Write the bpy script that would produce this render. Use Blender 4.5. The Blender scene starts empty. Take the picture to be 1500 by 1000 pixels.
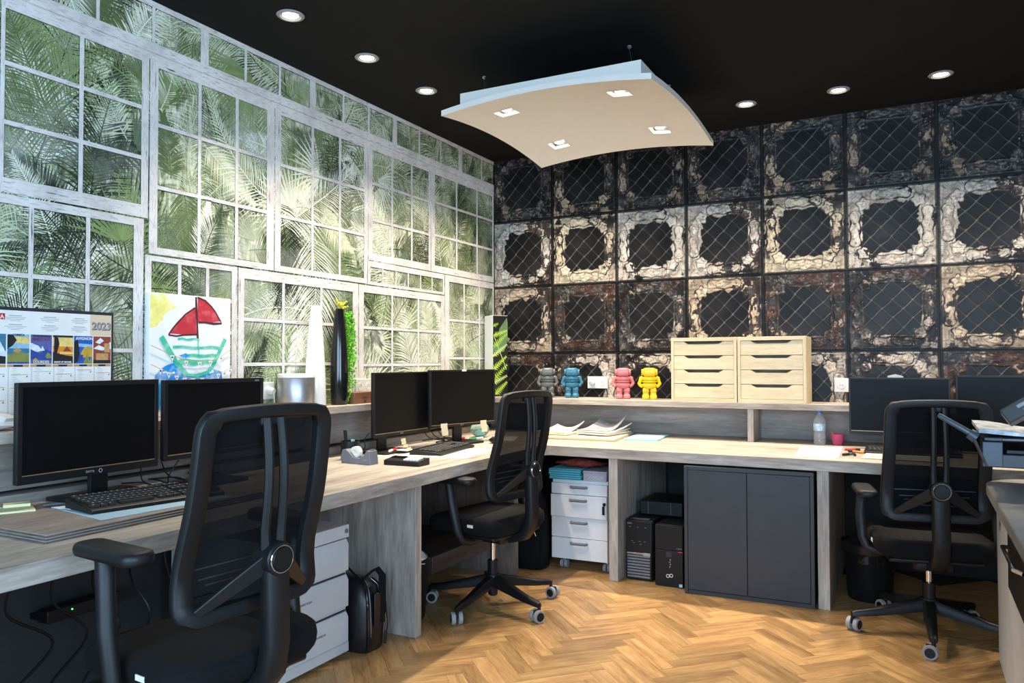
import bpy, math, random
import numpy as np
from mathutils import Vector, Matrix
from math import sin, cos, pi, radians as R

sc = bpy.context.scene
COL = sc.collection
random.seed(7)

# ------------------------------------------------------------------ camera, world, exposure, daylight
def make_camera():
    yaw, pitch, roll = 0.47977, 0.02558, -0.0025
    fw = Vector((-sin(yaw)*cos(pitch), cos(yaw)*cos(pitch), sin(pitch)))
    rt = Vector((cos(yaw), sin(yaw), 0)); up = rt.cross(fw)
    cr, sr = cos(roll), sin(roll)
    rt, up = cr*rt + sr*up, cr*up - sr*rt
    cd = bpy.data.cameras.new('camera'); cd.sensor_width = 36; cd.lens = 1127.95/1500*36
    cd.clip_start = 0.05
    o = bpy.data.objects.new('camera', cd); COL.objects.link(o)
    m = Matrix.Identity(4)
    for i in range(3):
        m[i][0], m[i][1], m[i][2] = rt[i], up[i], -fw[i]
    m[0][3], m[1][3], m[2][3] = 2.87914, -5.22562, 1.25101
    o.matrix_world = m
    sc.camera = o
make_camera()

w = bpy.data.worlds.new('world'); sc.world = w; w.use_nodes = True
bgn = w.node_tree.nodes['Background']
bgn.inputs[0].default_value = (0.60, 0.78, 1.0, 1); bgn.inputs[1].default_value = 1.2

sc.view_settings.view_transform = 'Standard'
sc.view_settings.look = 'None'
sc.view_settings.gamma = 1.0
sc.view_settings.use_curve_mapping = False
sc.view_settings.exposure = 0.0
sc.cycles.use_denoising = True
sc.cycles.max_bounces = 8
sc.cycles.transparent_max_bounces = 12
sc.cycles.sample_clamp_indirect = 6.0

DAY, DAY2, SPOT, PSPOT = 205.0, 145.0, 96.0, 18.0      # watts: window daylight, added side daylight, ceiling downlights, lamps in the hanging panel
WARM = (1.0, 0.86, 0.68)

def area_light(name, loc, target, sx, sy, watts, color):
    l = bpy.data.lights.new(name, 'AREA'); l.shape = 'RECTANGLE'; l.size = sx; l.size_y = sy
    l.energy = watts; l.color = color
    o = bpy.data.objects.new(name, l); COL.objects.link(o)
    o.location = loc
    o.rotation_euler = (Vector(target)-Vector(loc)).to_track_quat('-Z', 'Y').to_euler()
    return o
area_light('window_daylight', (2.7, -7.30, 1.65), (1.9, 0, 1.3), 2.8, 1.8, DAY, (0.50, 0.74, 1.0))
area_light('added_side_daylight', (4.95, -5.4, 1.55), (0, -4.2, 1.5), 2.2, 1.5, DAY2, (0.50, 0.74, 1.0))  # unseen side opening, added to bring bluish light onto the left wall

# ------------------------------------------------------------------ node materials
def new_mat(name):
    m = bpy.data.materials.new(name); m.use_nodes = True
    nt = m.node_tree
    return m, nt, nt.nodes['Principled BSDF']
def N(nt, t, **kw):
    n = nt.nodes.new(t)
    for k, v in kw.items(): setattr(n, k, v)
    return n
def L(nt, a, b): nt.links.new(a, b)
def rgba(c): return (c[0], c[1], c[2], 1)
def s2l(r, g, b):
    f = lambda c: (c/255/12.92) if c/255 <= .04045 else ((c/255+.055)/1.055)**2.4
    return (f(r), f(g), f(b))
def ramp(nt, fac, stops):
    r = N(nt, 'ShaderNodeValToRGB')
    e = r.color_ramp.elements
    while len(e) > 1: e.remove(e[-1])
    e[0].position = stops[0][0]; e[0].color = rgba(stops[0][1])
    for p, c in stops[1:]:
        x = e.new(p); x.color = rgba(c)
    L(nt, fac, r.inputs['Fac']); return r.outputs['Color']
def noise(nt, vec, scale, detail=4, rough=.55, dist=0.0):
    n = N(nt, 'ShaderNodeTexNoise')
    n.inputs['Scale'].default_value = scale; n.inputs['Detail'].default_value = detail
    n.inputs['Roughness'].default_value = rough; n.inputs['Distortion'].default_value = dist
    L(nt, vec, n.inputs['Vector']); return n.outputs['Fac']
def coords(nt, kind='Object', scale=(1, 1, 1)):
    tc = N(nt, 'ShaderNodeTexCoord'); mp = N(nt, 'ShaderNodeMapping')
    mp.inputs['Scale'].default_value = scale
    L(nt, tc.outputs[kind], mp.inputs['Vector']); return mp.outputs['Vector']
def bump(nt, bs, h, strength=.2, dist=.002):
    b = N(nt, 'ShaderNodeBump'); b.inputs['Strength'].default_value = strength; b.inputs['Distance'].default_value = dist
    L(nt, h, b.inputs['Height']); L(nt, b.outputs['Normal'], bs.inputs['Normal'])
def plain(name, col, rough=.5, metal=0., var=.12, vs=14, spec=.5, bmp=0., **kw):
    m, nt, bs = new_mat(name)
    f = noise(nt, coords(nt), vs, 3)
    c0 = tuple(x*(1-var) for x in col); c1 = tuple(min(1, x*(1+var)) for x in col)
    L(nt, ramp(nt, f, [(.3, c0), (.7, c1)]), bs.inputs['Base Color'])
    bs.inputs['Roughness'].default_value = rough; bs.inputs['Metallic'].default_value = metal
    bs.inputs['Specular IOR Level'].default_value = spec
    for k, v in kw.items(): bs.inputs[k.replace('_', ' ')].default_value = v
    if bmp: bump(nt, bs, noise(nt, coords(nt), 180, 2), bmp, .001)
    return m
def wood(name, cols, axis='x', scale=1.0, rough=.55, rand=0., bmp=.25, knots=.5):
    m, nt, bs = new_mat(name)
    st = {'x': (1, 9, 9), 'y': (9, 1, 9), 'z': (9, 9, 1)}[axis]
    v = coords(nt, 'Object', tuple(s*scale for s in st))
    if rand:
        oi = N(nt, 'ShaderNodeObjectInfo')
        va = N(nt, 'ShaderNodeVectorMath', operation='ADD')
        mu = N(nt, 'ShaderNodeVectorMath', operation='SCALE'); mu.inputs['Scale'].default_value = 40
        cb = N(nt, 'ShaderNodeCombineXYZ')
        for i in range(3): L(nt, oi.outputs['Random'], cb.inputs[i])
        L(nt, cb.outputs[0], mu.inputs[0]); L(nt, v, va.inputs[0]); L(nt, mu.outputs[0], va.inputs[1]); v = va.outputs[0]
    a = noise(nt, v, 1.6, 8, .62, .6)
    b = noise(nt, v, 9, 6, .6)
    mx = N(nt, 'ShaderNodeMix'); mx.inputs[0].default_value = .38
    L(nt, a, mx.inputs[2]); L(nt, b, mx.inputs[3])
    n = len(cols)
    c = ramp(nt, mx.outputs[0], [(.30+.40*i/(n-1), cols[i]) for i in range(n)])
    if rand:
        hs = N(nt, 'ShaderNodeHueSaturation')
        mr = N(nt, 'ShaderNodeMapRange'); mr.inputs['To Min'].default_value = 1-rand; mr.inputs['To Max'].default_value = 1+rand
        L(nt, oi.outputs['Random'], mr.inputs['Value']); L(nt, mr.outputs[0], hs.inputs['Value'])
        L(nt, c, hs.inputs['Color']); c = hs.outputs['Color']
    L(nt, c, bs.inputs['Base Color']); bs.inputs['Roughness'].default_value = rough
    bump(nt, bs, b, bmp, .002)
    return m
def emit(name, col, strength):
    m, nt, bs = new_mat(name)
    bs.inputs['Base Color'].default_value = rgba(col)
    bs.inputs['Emission Color'].default_value = rgba(col); bs.inputs['Emission Strength'].default_value = strength
    return m
def attr_mat(name, rough=.6, metal=0., spec=.4, haze=False):
    m, nt, bs = new_mat(name)
    a = N(nt, 'ShaderNodeAttribute', attribute_name='Col')
    c = a.outputs['Color']
    if haze:
        g = N(nt, 'ShaderNodeNewGeometry')
        f = noise(nt, g.outputs['Position'], 2.6, 5, .6)
        fr = ramp(nt, f, [(.50, (0, 0, 0)), (.76, (.58, .58, .58))])
        mx = N(nt, 'ShaderNodeMix', data_type='RGBA'); L(nt, fr, mx.inputs[0])
        L(nt, c, mx.inputs[6]); mx.inputs[7].default_value = rgba(HAZE); c = mx.outputs[2]
    L(nt, c, bs.inputs['Base Color'])
    bs.inputs['Roughness'].default_value = rough; bs.inputs['Metallic'].default_value = metal
    bs.inputs['Specular IOR Level'].default_value = spec
    return m
HAZE = s2l(216, 219, 208)

GREY_D = [s2l(92, 84, 78), s2l(152, 141, 131), s2l(184, 173, 161), s2l(218, 208, 195)]
M = {}
M['desk_x'] = wood('desk_wood_x', GREY_D, 'x', .9)
M['desk_y'] = wood('desk_wood_y', GREY_D, 'y', .9)
M['desk_z'] = wood('desk_wood_z', GREY_D, 'z', .9)
M['back_x'] = wood('back_wood_x', [s2l(104, 98, 92), s2l(146, 138, 130), s2l(182, 173, 164)], 'x', .8)
M['back_y'] = wood('back_wood_y', [s2l(104, 98, 92), s2l(146, 138, 130), s2l(182, 173, 164)], 'y', .8)
M['back_z'] = wood('back_wood_z', [s2l(78, 70, 64), s2l(112, 102, 94), s2l(140, 130, 120)], 'z', .8)  # darker than the other back woods: under-desk shade put into the colour
M['oak'] = wood('oak_plank', [s2l(108, 76, 46), s2l(158, 119, 76), s2l(182, 144, 95), s2l(204, 170, 118)], 'x', 1.5, .38, rand=.26, bmp=.15)
M['oak_gap'] = plain('floor_joint', (.05, .03, .018), .8)
M['pine'] = wood('pine', [s2l(205, 180, 140), s2l(226, 206, 168), s2l(238, 222, 190)], 'x', 2.2, .5, rand=.05, bmp=.1)
M['pine_z'] = wood('pine_upright', [s2l(205, 180, 140), s2l(226, 206, 168), s2l(238, 222, 190)], 'z', 2.2, .5, bmp=.1)
M['board'] = wood('sample_board_wood', [s2l(112, 100, 92), s2l(158, 145, 135), s2l(184, 172, 162)], 'y', 1.3)
M['board_edge'] = plain('board_edge', (.10, .085, .075), .7, var=.3)
M['darkwood'] = wood('dark_wood', [s2l(40, 32, 28), s2l(64, 52, 44), s2l(86, 72, 62)], 'y', 1.2)
M['ceiling'] = plain('black_ceiling', (.006, .006, .006), .85, spec=.2)
M['wall_dark'] = plain('dark_wall', (.03, .03, .03), .8)
M['wall_pale'] = plain('pale_wall', (.35, .34, .33), .8)
M['black'] = plain('black_plastic', (.007, .007, .008), .45, bmp=.05, spec=.35)
M['black2'] = plain('soft_black_plastic', (.0075, .0078, .009), .5, bmp=.12, spec=.4)
M['gloss'] = plain('gloss_black', (.008, .008, .009), .12)
M['screen'] = plain('screen_black', (.004, .004, .005), .38, spec=.12)
M['fabric'] = plain('black_fabric', (.006, .006, .007), .95, var=.4, vs=300, bmp=.4, spec=.2)
M['leather'] = plain('black_leather', (.010, .010, .011), .32, bmp=.3)
M['key'] = plain('key_cap', (.03, .03, .03), .5)
M['keytop'] = plain('key_legend', (.45, .44, .42), .6)
M['chrome'] = plain('chrome', (.75, .75, .76), .15, 1.0, var=.02)
M['steel'] = plain('brushed_steel', (.50, .50, .52), .42, 1.0, var=.08)
M['casterrim'] = plain('grey_tread', (.30, .30, .31), .6)
M['white'] = plain('white_paint', (.80, .80, .79), .45, var=.03)
M['whitegloss'] = plain('white_glaze', (.86, .85, .82), .15, var=.02)
M['panelwhite'] = plain('panel_white', (.78, .74, .68), .6, var=.02)
M['cabwhite'] = plain('cabinet_white', (.74, .75, .77), .4, var=.03)
M['cabgrey'] = plain('pedestal_grey', (.56, .57, .59), .4, var=.03)
M['anthracite'] = plain('anthracite', (.034, .035, .041), .55, var=.08, bmp=.05)
M['ctop'] = plain('counter_top', (.34, .33, .32), .4, var=.15, vs=6)
M['cbody'] = plain('counter_body', (.66, .68, .70), .5, var=.04)
M['paper'] = plain('paper', (.85, .84, .80), .7, var=.03)
M['cream'] = plain('cream_paper', (.80, .72, .52), .7, var=.05)
M['yellow'] = plain('sticky_yellow', (.80, .74, .42), .7, var=.05)
M['pale_blue'] = plain('pale_blue_paper', (.42, .66, .82), .6, var=.04)
M['teal'] = plain('teal_card', (.02, .30, .40), .5, var=.12)
M['tealpale'] = plain('pale_teal_card', (.30, .68, .72), .5, var=.05)
M['lilac'] = plain('lilac_box', (.42, .40, .45), .6)
M['redcloth'] = plain('red_cloth', (.22, .03, .02), .9, var=.4, vs=40)
M['red'] = plain('red_plastic', (.65, .02, .03), .4)
M['green'] = plain('green_plastic', (.03, .50, .12), .4)
M['blue'] = plain('blue_plastic', (.02, .14, .50), .35)
M['orange'] = plain('orange_plastic', (.8, .25, .03), .4)
M['grey'] = plain('grey_plastic', (.16, .17, .20), .4)
M['brown'] = plain('brown_box', s2l(112, 74, 52), .5, var=.1)
M['ink'] = plain('ink', (.02, .02, .025), .7)
M['inkgrey'] = plain('grey_ink', (.30, .31, .34), .7)
M['printblue'] = plain('printer_blue_black', (.020, .026, .036), .38)
M['rim'] = plain('bronze_edge', (.35, .27, .16), .35, .6)
M['socket'] = plain('socket_white', (.70, .70, .68), .3, var=.02)
M['hole'] = plain('socket_hole', (.02, .02, .02), .6)
M['pearl'] = plain('pearl_leaf', (.16, .50, .02), .35, var=.5, vs=60)
M['sprig'] = plain('yellow_sprig', (.62, .58, .05), .5, var=.2)
M['bulb'] = emit('lamp_lens', (1.0, .90, .72), 14)
M['trimgrey'] = plain('lamp_trim', (.30, .30, .29), .4)
M['baffle'] = plain('lamp_baffle', (.10, .09, .085), .6)
M['led'] = emit('green_led', (.1, 1, .2), 3)

def glass_mat(name, col, rough=.03, tr=1.0, ior=1.15):
    m, nt, bs = new_mat(name)
    bs.inputs['Base Color'].default_value = rgba(col); bs.inputs['Roughness'].default_value = rough
    bs.inputs['Transmission Weight'].default_value = tr; bs.inputs['IOR'].default_value = ior
    return m
M['pet'] = glass_mat('clear_plastic', (.93, .96, .98), .08, .82, 1.33)
M['pink_glass'] = glass_mat('pink_plastic', (.90, .16, .32), .15, .45)
M['green_glass'] = glass_mat('sea_glass', (.55, .80, .72), .15, .75)

def mesh_fabric():
    m, nt, bs = new_mat('chair_mesh')
    bs.inputs['Base Color'].default_value = (.004, .004, .005, 1); bs.inputs['Roughness'].default_value = .9; bs.inputs['Specular IOR Level'].default_value = .15
    v = coords(nt, 'Object', (420, 420, 420))
    wv = N(nt, 'ShaderNodeTexWave', bands_direction='Z'); wv.inputs['Scale'].default_value = .5
    L(nt, v, wv.inputs['Vector'])
    r = ramp(nt, wv.outputs['Fac'], [(.3, (.93, .93, .93)), (.7, (.995, .995, .995))])
    L(nt, r, bs.inputs['Alpha'])
    return m
M['mesh'] = mesh_fabric()

def frame_mat(name, along):
    m, nt, bs = new_mat(name)
    g = N(nt, 'ShaderNodeNewGeometry').outputs['Position']
    def st(k):
        mp = N(nt, 'ShaderNodeMapping'); mp.inputs['Scale'].default_value = k; L(nt, g, mp.inputs['Vector']); return mp.outputs[0]
    a = noise(nt, st((1, 1, 1)), 6, 6, .6)
    k1 = (1, 6, 95) if along == 'y' else (1, 95, 6); k2 = (1, 22, 160) if along == 'y' else (1, 160, 22)
    h = noise(nt, st(k1), 1.0, 6, .65); v = noise(nt, st(k2), 1.0, 4, .6)
    base = ramp(nt, a, [(.3, s2l(204, 197, 194)), (.5, s2l(228, 223, 218)), (.75, s2l(240, 237, 233))])
    cr = ramp(nt, h, [(.33, (1, 1, 1)), (.385, (0, 0, 0))]); c2 = ramp(nt, v, [(.36, (.5, .5, .5)), (.48, (0, 0, 0))])
    m1 = N(nt, 'ShaderNodeMix', data_type='RGBA'); L(nt, c2, m1.inputs[0]); L(nt, base, m1.inputs[6]); m1.inputs[7].default_value = rgba(s2l(158, 150, 146))
    m2 = N(nt, 'ShaderNodeMix', data_type='RGBA'); L(nt, cr, m2.inputs[0]); L(nt, m1.outputs[2], m2.inputs[6]); m2.inputs[7].default_value = rgba(s2l(70, 64, 62))
    L(nt, m2.outputs[2], bs.inputs['Base Color']); bs.inputs['Roughness'].default_value = .6
    return m
M['frame'] = frame_mat('peeling_white_print_rails', 'y')
M['frame_v'] = frame_mat('peeling_white_print_stiles', 'z')
def pane_mat():
    m, nt, bs = new_mat('misty_pane_print')
    g = N(nt, 'ShaderNodeNewGeometry').outputs['Position']
    a = noise(nt, g, 13, 7, .66, 1.2); f = noise(nt, g, 2.6, 5, .6)
    mp = N(nt, 'ShaderNodeMapping'); mp.inputs['Scale'].default_value = (6, 30, 5); mp.inputs['Rotation'].default_value = (.5, 0, 0); L(nt, g, mp.inputs['Vector'])
    s = noise(nt, mp.outputs[0], 1.3, 5, .7, 1.0)
    mx = N(nt, 'ShaderNodeMix'); mx.inputs[0].default_value = .5; L(nt, a, mx.inputs[2]); L(nt, s, mx.inputs[3])
    c = ramp(nt, mx.outputs[0], [(.35, s2l(40, 50, 36)), (.43, s2l(96, 110, 76)), (.50, s2l(158, 168, 130)), (.57, s2l(214, 218, 196)), (.67, s2l(238, 240, 230))])
    fr = ramp(nt, f, [(.50, (0, 0, 0)), (.76, (.58, .58, .58))])
    m1 = N(nt, 'ShaderNodeMix', data_type='RGBA'); L(nt, fr, m1.inputs[0]); L(nt, c, m1.inputs[6]); m1.inputs[7].default_value = rgba(HAZE)
    L(nt, m1.outputs[2], bs.inputs['Base Color']); bs.inputs['Roughness'].default_value = .55
    return m
M['pane'] = pane_mat()
M['paneedge'] = plain('pane_edge_print', s2l(44, 46, 40), .7, var=.4, vs=40)  # shadow line along the printed bars, as dark colour in the print
M['frond'] = attr_mat('frond_print', .6, haze=True)
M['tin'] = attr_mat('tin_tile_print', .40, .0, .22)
M['gap'] = plain('dark_seam', (.02, .02, .02), .8)

# ------------------------------------------------------------------ mesh builder
class MB:
    def __init__(s): s.v = []; s.f = []; s.mi = []; s.M = Matrix.Identity(4); s.cur = 0
    def add(s, vs, fs, mi=None):
        b = len(s.v)
        for p in vs: s.v.append(tuple(s.M @ Vector(p)))
        k = s.cur if mi is None else mi
        for f in fs: s.f.append(tuple(b+i for i in f)); s.mi.append(k)
        return s
    def box(s, c, d, rz=0, mi=None, rx=0, ry=0):
        hx, hy, hz = d[0]/2, d[1]/2, d[2]/2
        m = Matrix.Translation(c) @ Matrix.Rotation(rz, 4, 'Z') @ Matrix.Rotation(rx, 4, 'X') @ Matrix.Rotation(ry, 4, 'Y')
        vs = [tuple(m @ Vector((x*hx, y*hy, z*hz))) for z in (-1, 1) for x, y in ((-1, -1), (1, -1), (1, 1), (-1, 1))]
        return s.add(vs, [(3, 2, 1, 0), (4, 5, 6, 7), (0, 1, 5, 4), (1, 2, 6, 5), (2, 3, 7, 6), (3, 0, 4, 7)], mi)
    def b2(s, lo, hi, mi=None):
        return s.box([(a+b)/2 for a, b in zip(lo, hi)], [b-a for a, b in zip(lo, hi)], mi=mi)
    def loft(s, rings, caps=True, closed=False, mi=None):
        n = len(rings[0]); vs = [p for r in rings for p in r]; fs = []
        K = len(rings)
        for i in range(K if closed else K-1):
            j = (i+1) % K
            for k in range(n):
                l = (k+1) % n
                fs.append((i*n+k, i*n+l, j*n+l, j*n+k))
        if caps and not closed:
            fs.append(tuple(range(n-1, -1, -1))); fs.append(tuple((K-1)*n+k for k in range(n)))
        return s.add(vs, fs, mi)
    def cyl(s, p0, p1, r0, r1=None, n=14, mi=None):
        return s.tube([p0, p1], [r0, r0 if r1 is None else r1], n, mi=mi)
    def tube(s, pts, r, n=8, closed=False, mi=None, up=None, asp=1.0):
        P = [Vector(p) for p in pts]; K = len(P)
        rs = r if isinstance(r, (list, tuple)) else [r]*K
        rings = []; prev = None
        for i in range(K):
            a = P[(i-1) % K] if (closed or i) else P[i]; b = P[(i+1) % K] if (closed or i < K-1) else P[i]
            t = (b-a).normalized()
            if up is not None: u = Vector(up) - t*t.dot(Vector(up))
            elif prev is None:
                u = Vector((0, 0, 1)) if abs(t.z) < .9 else Vector((1, 0, 0)); u = u - t*t.dot(u)
            else: u = prev - t*t.dot(prev)
            u.normalize(); prev = u; v = t.cross(u)
            rings.append([tuple(P[i] + (u*cos(2*pi*k/n)*asp + v*sin(2*pi*k/n))*rs[i]) for k in range(n)])
        return s.loft(rings, True, closed, mi)
    def lathe(s, prof, c=(0, 0, 0), n=28, caps=True, mi=None):
        rings = [[(c[0]+r*cos(2*pi*k/n), c[1]+r*sin(2*pi*k/n), c[2]+z) for k in range(n)] for r, z in prof]
        return s.loft(rings, caps, False, mi)
    def rslab(s, c, d, rad, e=.008, n=6, mi=None):      # slab with rounded corners in plan and soft top and bottom edges
        def ring(inset, z):
            hx, hy = d[0]/2-inset, d[1]/2-inset; rr = max(rad-inset, .001); o = []
            for cx, cy, a0 in ((1, 1, 0), (-1, 1, 90), (-1, -1, 180), (1, -1, 270)):
                for k in range(n+1):
                    a = R(a0+90*k/n); o.append((c[0]+cx*(hx-rr)+rr*cos(a), c[1]+cy*(hy-rr)+rr*sin(a), c[2]+z))
            return o
        h = d[2]/2
        return s.loft([ring(e, -h), ring(e*.3, -h+e*.3), ring(0, -h+e), ring(0, h-e), ring(e*.3, h-e*.3), ring(e, h)], mi=mi)
    def prism(s, poly, f, t, mi=None):                   # 2-D outline, f(a, b, depth) -> xyz
        n = len(poly)
        vs = [f(a, b, 0) for a, b in poly] + [f(a, b, t) for a, b in poly]
        fs = [tuple(range(n-1, -1, -1)), tuple(range(n, 2*n))] + [(i, (i+1) % n, n+(i+1) % n, n+i) for i in range(n)]
        return s.add(vs, fs, mi)
    def ball(s, c, r, nu=10, nv=7, mi=None):
        rx, ry, rz = r if isinstance(r, (tuple, list)) else (r, r, r)
        rings = []
        for j in range(1, nv):
            a = -pi/2+pi*j/nv
            rings.append([(c[0]+rx*cos(a)*cos(2*pi*k/nu), c[1]+ry*cos(a)*sin(2*pi*k/nu), c[2]+rz*sin(a)) for k in range(nu)])
        return s.loft(rings, True, False, mi)
    def build(s, name, mats, parent=None, sharp=35, bevel=0, loc=None, rot=None, subd=0):
        me = bpy.data.meshes.new(name); me.from_pydata(s.v, [], s.f)
        mats = mats if isinstance(mats, (list, tuple)) else [mats]
        for m in mats: me.materials.append(M[m] if isinstance(m, str) else m)
        if len(mats) > 1: me.polygons.foreach_set('material_index', s.mi)
        me.update()
        if sharp:
            me.polygons.foreach_set('use_smooth', [True]*len(me.polygons)); me.set_sharp_from_angle(angle=R(sharp))
        o = bpy.data.objects.new(name, me); COL.objects.link(o)
        if parent: o.parent = parent
        if loc: o.location = loc
        if rot: o.rotation_euler = rot
        if bevel:
            b = o.modifiers.new('bevel', 'BEVEL'); b.width = bevel; b.segments = 2; b.limit_method = 'ANGLE'; b.angle_limit = R(40)
        return o

def tag(o, label=None, cat=None, group=None, kind=None):
    if label: o['label'] = label
    if cat: o['category'] = cat
    if group: o['group'] = group
    if kind: o['kind'] = kind
    return o
def thing(name, label, cat, loc=(0, 0, 0), rz=0, group=None):
    o = bpy.data.objects.new(name, None); COL.objects.link(o); o.empty_display_size = .05
    o.location = loc; o.rotation_euler = (0, 0, rz)
    return tag(o, label, cat, group)
def dup(root, loc, rz, label, group=None):
    def cp(o, par):
        c = o.copy(); COL.objects.link(c)
        if par: c.parent = par
        for ch in o.children: cp(ch, c)
        return c
    r = cp(root, None); r.location = loc; r.rotation_euler = (0, 0, rz); r['label'] = label
    if group: r['group'] = group
    return r
def boxpart(name, lo, hi, mat, parent, bevel=.002):
    return MB().b2(lo, hi).build(name, mat, parent, bevel=bevel)
def lettering(name, txt, size, mat, parent, loc, xdir, ydir, ext=.0003, align='LEFT', bold=0.):
    cu = bpy.data.curves.new('t', 'FONT'); cu.body = txt; cu.size = size; cu.extrude = ext; cu.align_x = align; cu.offset = bold; cu.resolution_u = 3
    o = bpy.data.objects.new('t', cu); COL.objects.link(o)
    me = bpy.data.meshes.new_from_object(o.evaluated_get(bpy.context.evaluated_depsgraph_get()))
    bpy.data.objects.remove(o)
    x = Vector(xdir).normalized(); y = Vector(ydir).normalized(); z = x.cross(y)
    m = Matrix.Identity(4)
    for i in range(3): m[i][0], m[i][1], m[i][2], m[i][3] = x[i], y[i], z[i], loc[i]
    me.transform(m); me.materials.clear(); me.materials.append(M[mat])
    r = bpy.data.objects.new(name, me); COL.objects.link(r); r.parent = parent
    return r

H = 2.803
YF, XR = -7.0, 4.6        # front and right ends of the room
# ------------------------------------------------------------------ room shell
floor = tag(MB().b2((0, YF, -.06), (XR, 0, -.012)).build('floor', 'oak_gap'), kind='structure')
tag(MB().b2((0, YF, H), (XR, 0, H+.05)).build('ceiling', 'ceiling'), kind='structure')
wall_left = tag(MB().b2((-.08, YF, -.06), (-.004, .08, H+.05)).build('wall_left', 'gap'), kind='structure')
wall_back = tag(MB().b2((-.004, .006, -.06), (XR, .08, H+.05)).build('wall_back', 'gap'), kind='structure')
wr = MB()
wr.b2((XR, -4.2, -.06), (XR+.08, .08, H+.05)); wr.b2((XR, YF, -.06), (XR+.08, -6.7, H+.05))
wr.b2((XR, -6.7, -.06), (XR+.08, -4.2, .75)); wr.b2((XR, -6.7, 2.4), (XR+.08, -4.2, H+.05))  # leaves an unseen opening, added for the side daylight
tag(wr.build('wall_right', 'wall_pale'), kind='structure')
fr = MB()
fr.b2((-.08, YF-.08, -.06), (XR+.08, YF, .35)); fr.b2((-.08, YF-.08, 2.6), (XR+.08, YF, H+.05))
fr.b2((-.08, YF-.08, .35), (1.2, YF, 2.6)); fr.b2((4.2, YF-.08, .35), (XR+.08, YF, 2.6))
tag(fr.build('wall_front', 'wall_pale'), kind='structure')

# floor: oak herringbone at 45 degrees to the walls
def herringbone():
    W, Ln = .070, .350
    k = 5
    c = cos(pi/4)
    mbs = MB()
    base = MB().b2((0, 0, -.012), (Ln-.0007, W-.0007, 0))
    proto = None; spots = []
    for i in range(-110, 110):
        for j in range(-24, 24):
            # pair lattice in units of W: horizontals shifted one step per row, period 2k
            for kind in (0, 1):
                if kind == 0: ox, oy, a = i + 2*k*j, i, 0
                else: ox, oy, a = i + 2*k*j + k, i - k + 1 + (0), 1
                x0, y0 = ox*W, oy*W
                ctr = (x0+Ln/2, y0+W/2) if a == 0 else (x0+W/2, y0+Ln/2)
                wx, wy = (ctr[0]-ctr[1])*c, (ctr[0]+ctr[1])*c
                wx, wy = wx+2.0, wy-2.2
                if .2 < wx < 4.4 and -6.6 < wy < -.2: spots.append((wx, wy, a))
    def d(s): return (s[0]-1.9)**2*1.0 + (s[1]+2.15)**2*1.2
    spots.sort(key=d)
    near, far = spots[:298], spots[298:]
    for n, (wx, wy, a) in enumerate(near):
        rz = pi/4 + a*pi/2
        if proto is None:
            proto = MB().box((0, 0, -.006), (Ln-.0008, W-.0008, .012)).build('plank', 'oak', floor)
            o = proto
        else:
            o = proto.copy(); COL.objects.link(o)
        o.location = (wx, wy, random.uniform(-.0006, 0)); o.rotation_euler = (0, 0, rz)
    for wx, wy, a in far:
        mbs.box((wx, wy, -.006), (Ln-.0008, W-.0008, .012), pi/4+a*pi/2)
    o = mbs.build('planks_beyond', 'oak', floor); o['kind'] = 'stuff'
herringbone()

# ------------------------------------------------------------------ left wall: printed greenhouse windows
def fy(y): return y*1.0556
def fz(z): return (z-1.27132)*1.0556+1.25101
ZB = 1.0
SASH = [   # outer y0,y1,z0,z1 ; pane y0,y1,z0,z1 ; muntin ys ; muntin zs  (old measuring units, mapped by fy, fz)
 (-3.46, -2.887, 1.85, 2.53, -3.445, -2.92, 1.90, 2.48, [-3.172], [2.292, 2.089]),
 (-4.15, -3.463, 1.85, 2.53, -4.10, -3.50, 1.90, 2.48, [-3.80], [2.292, 2.089]),
 (-3.62, -2.905, None, 1.846, -3.58, -2.95, None, 1.812, [-3.349, -3.14], [1.572, 1.317]),
 (-4.35, -3.625, None, 1.846, -4.30, -3.67, None, 1.812, [-4.08, -3.87], [1.572, 1.317]),
 (-2.884, -2.197, 1.710, 2.53, -2.845, -2.245, 1.738, 2.475, [-2.637, -2.43], [2.24, 1.985]),
 (-2.194, -1.477, 1.710, 2.53, -2.155, -1.51, 1.738, 2.477, [-1.93, -1.717], [2.233, 1.982]),
 (-1.474, -.837, 1.848, 2.53, -1.436, -.86, 1.89, 2.48, [-1.247, -1.046], [2.29, 2.08]),
 (-.834, -.001, 1.848, 2.53, -.79, -.02, 1.89, 2.48, [-.52, -.245], [2.30, 2.087]),
 (-2.90, -2.422, None, 1.705, -2.87, -2.455, None, 1.68, [-2.734, -2.59], [1.543, 1.402, 1.252]),
 (-2.418, -1.560, None, 1.705, -2.383, -1.607, None, 1.655, [-2.132, -1.861], [1.468, 1.26]),
 (-1.485, -.675, 1.708, 1.845, -1.453, -.692, 1.725, 1.81, [-1.338, -1.209, -1.083, -.95, -.82], []),
 (-1.556, -.672, None, 1.704, -1.513, -.714, None, 1.66, [-1.246, -.975], [1.463, 1.252]),
 (-.668, -.001, None, 1.845, -.617, -.02, None, 1.80, [-.424, -.215], [1.546, 1.292]),
]
X0 = 0.0
def bar(mb, y0, y1, z0, z1, x=.0042):
    mb.b2((X0+.0012, y0, z0), (X0+x, y1, z1), mi=0 if (y1-y0) > (z1-z0) else 1)
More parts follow.
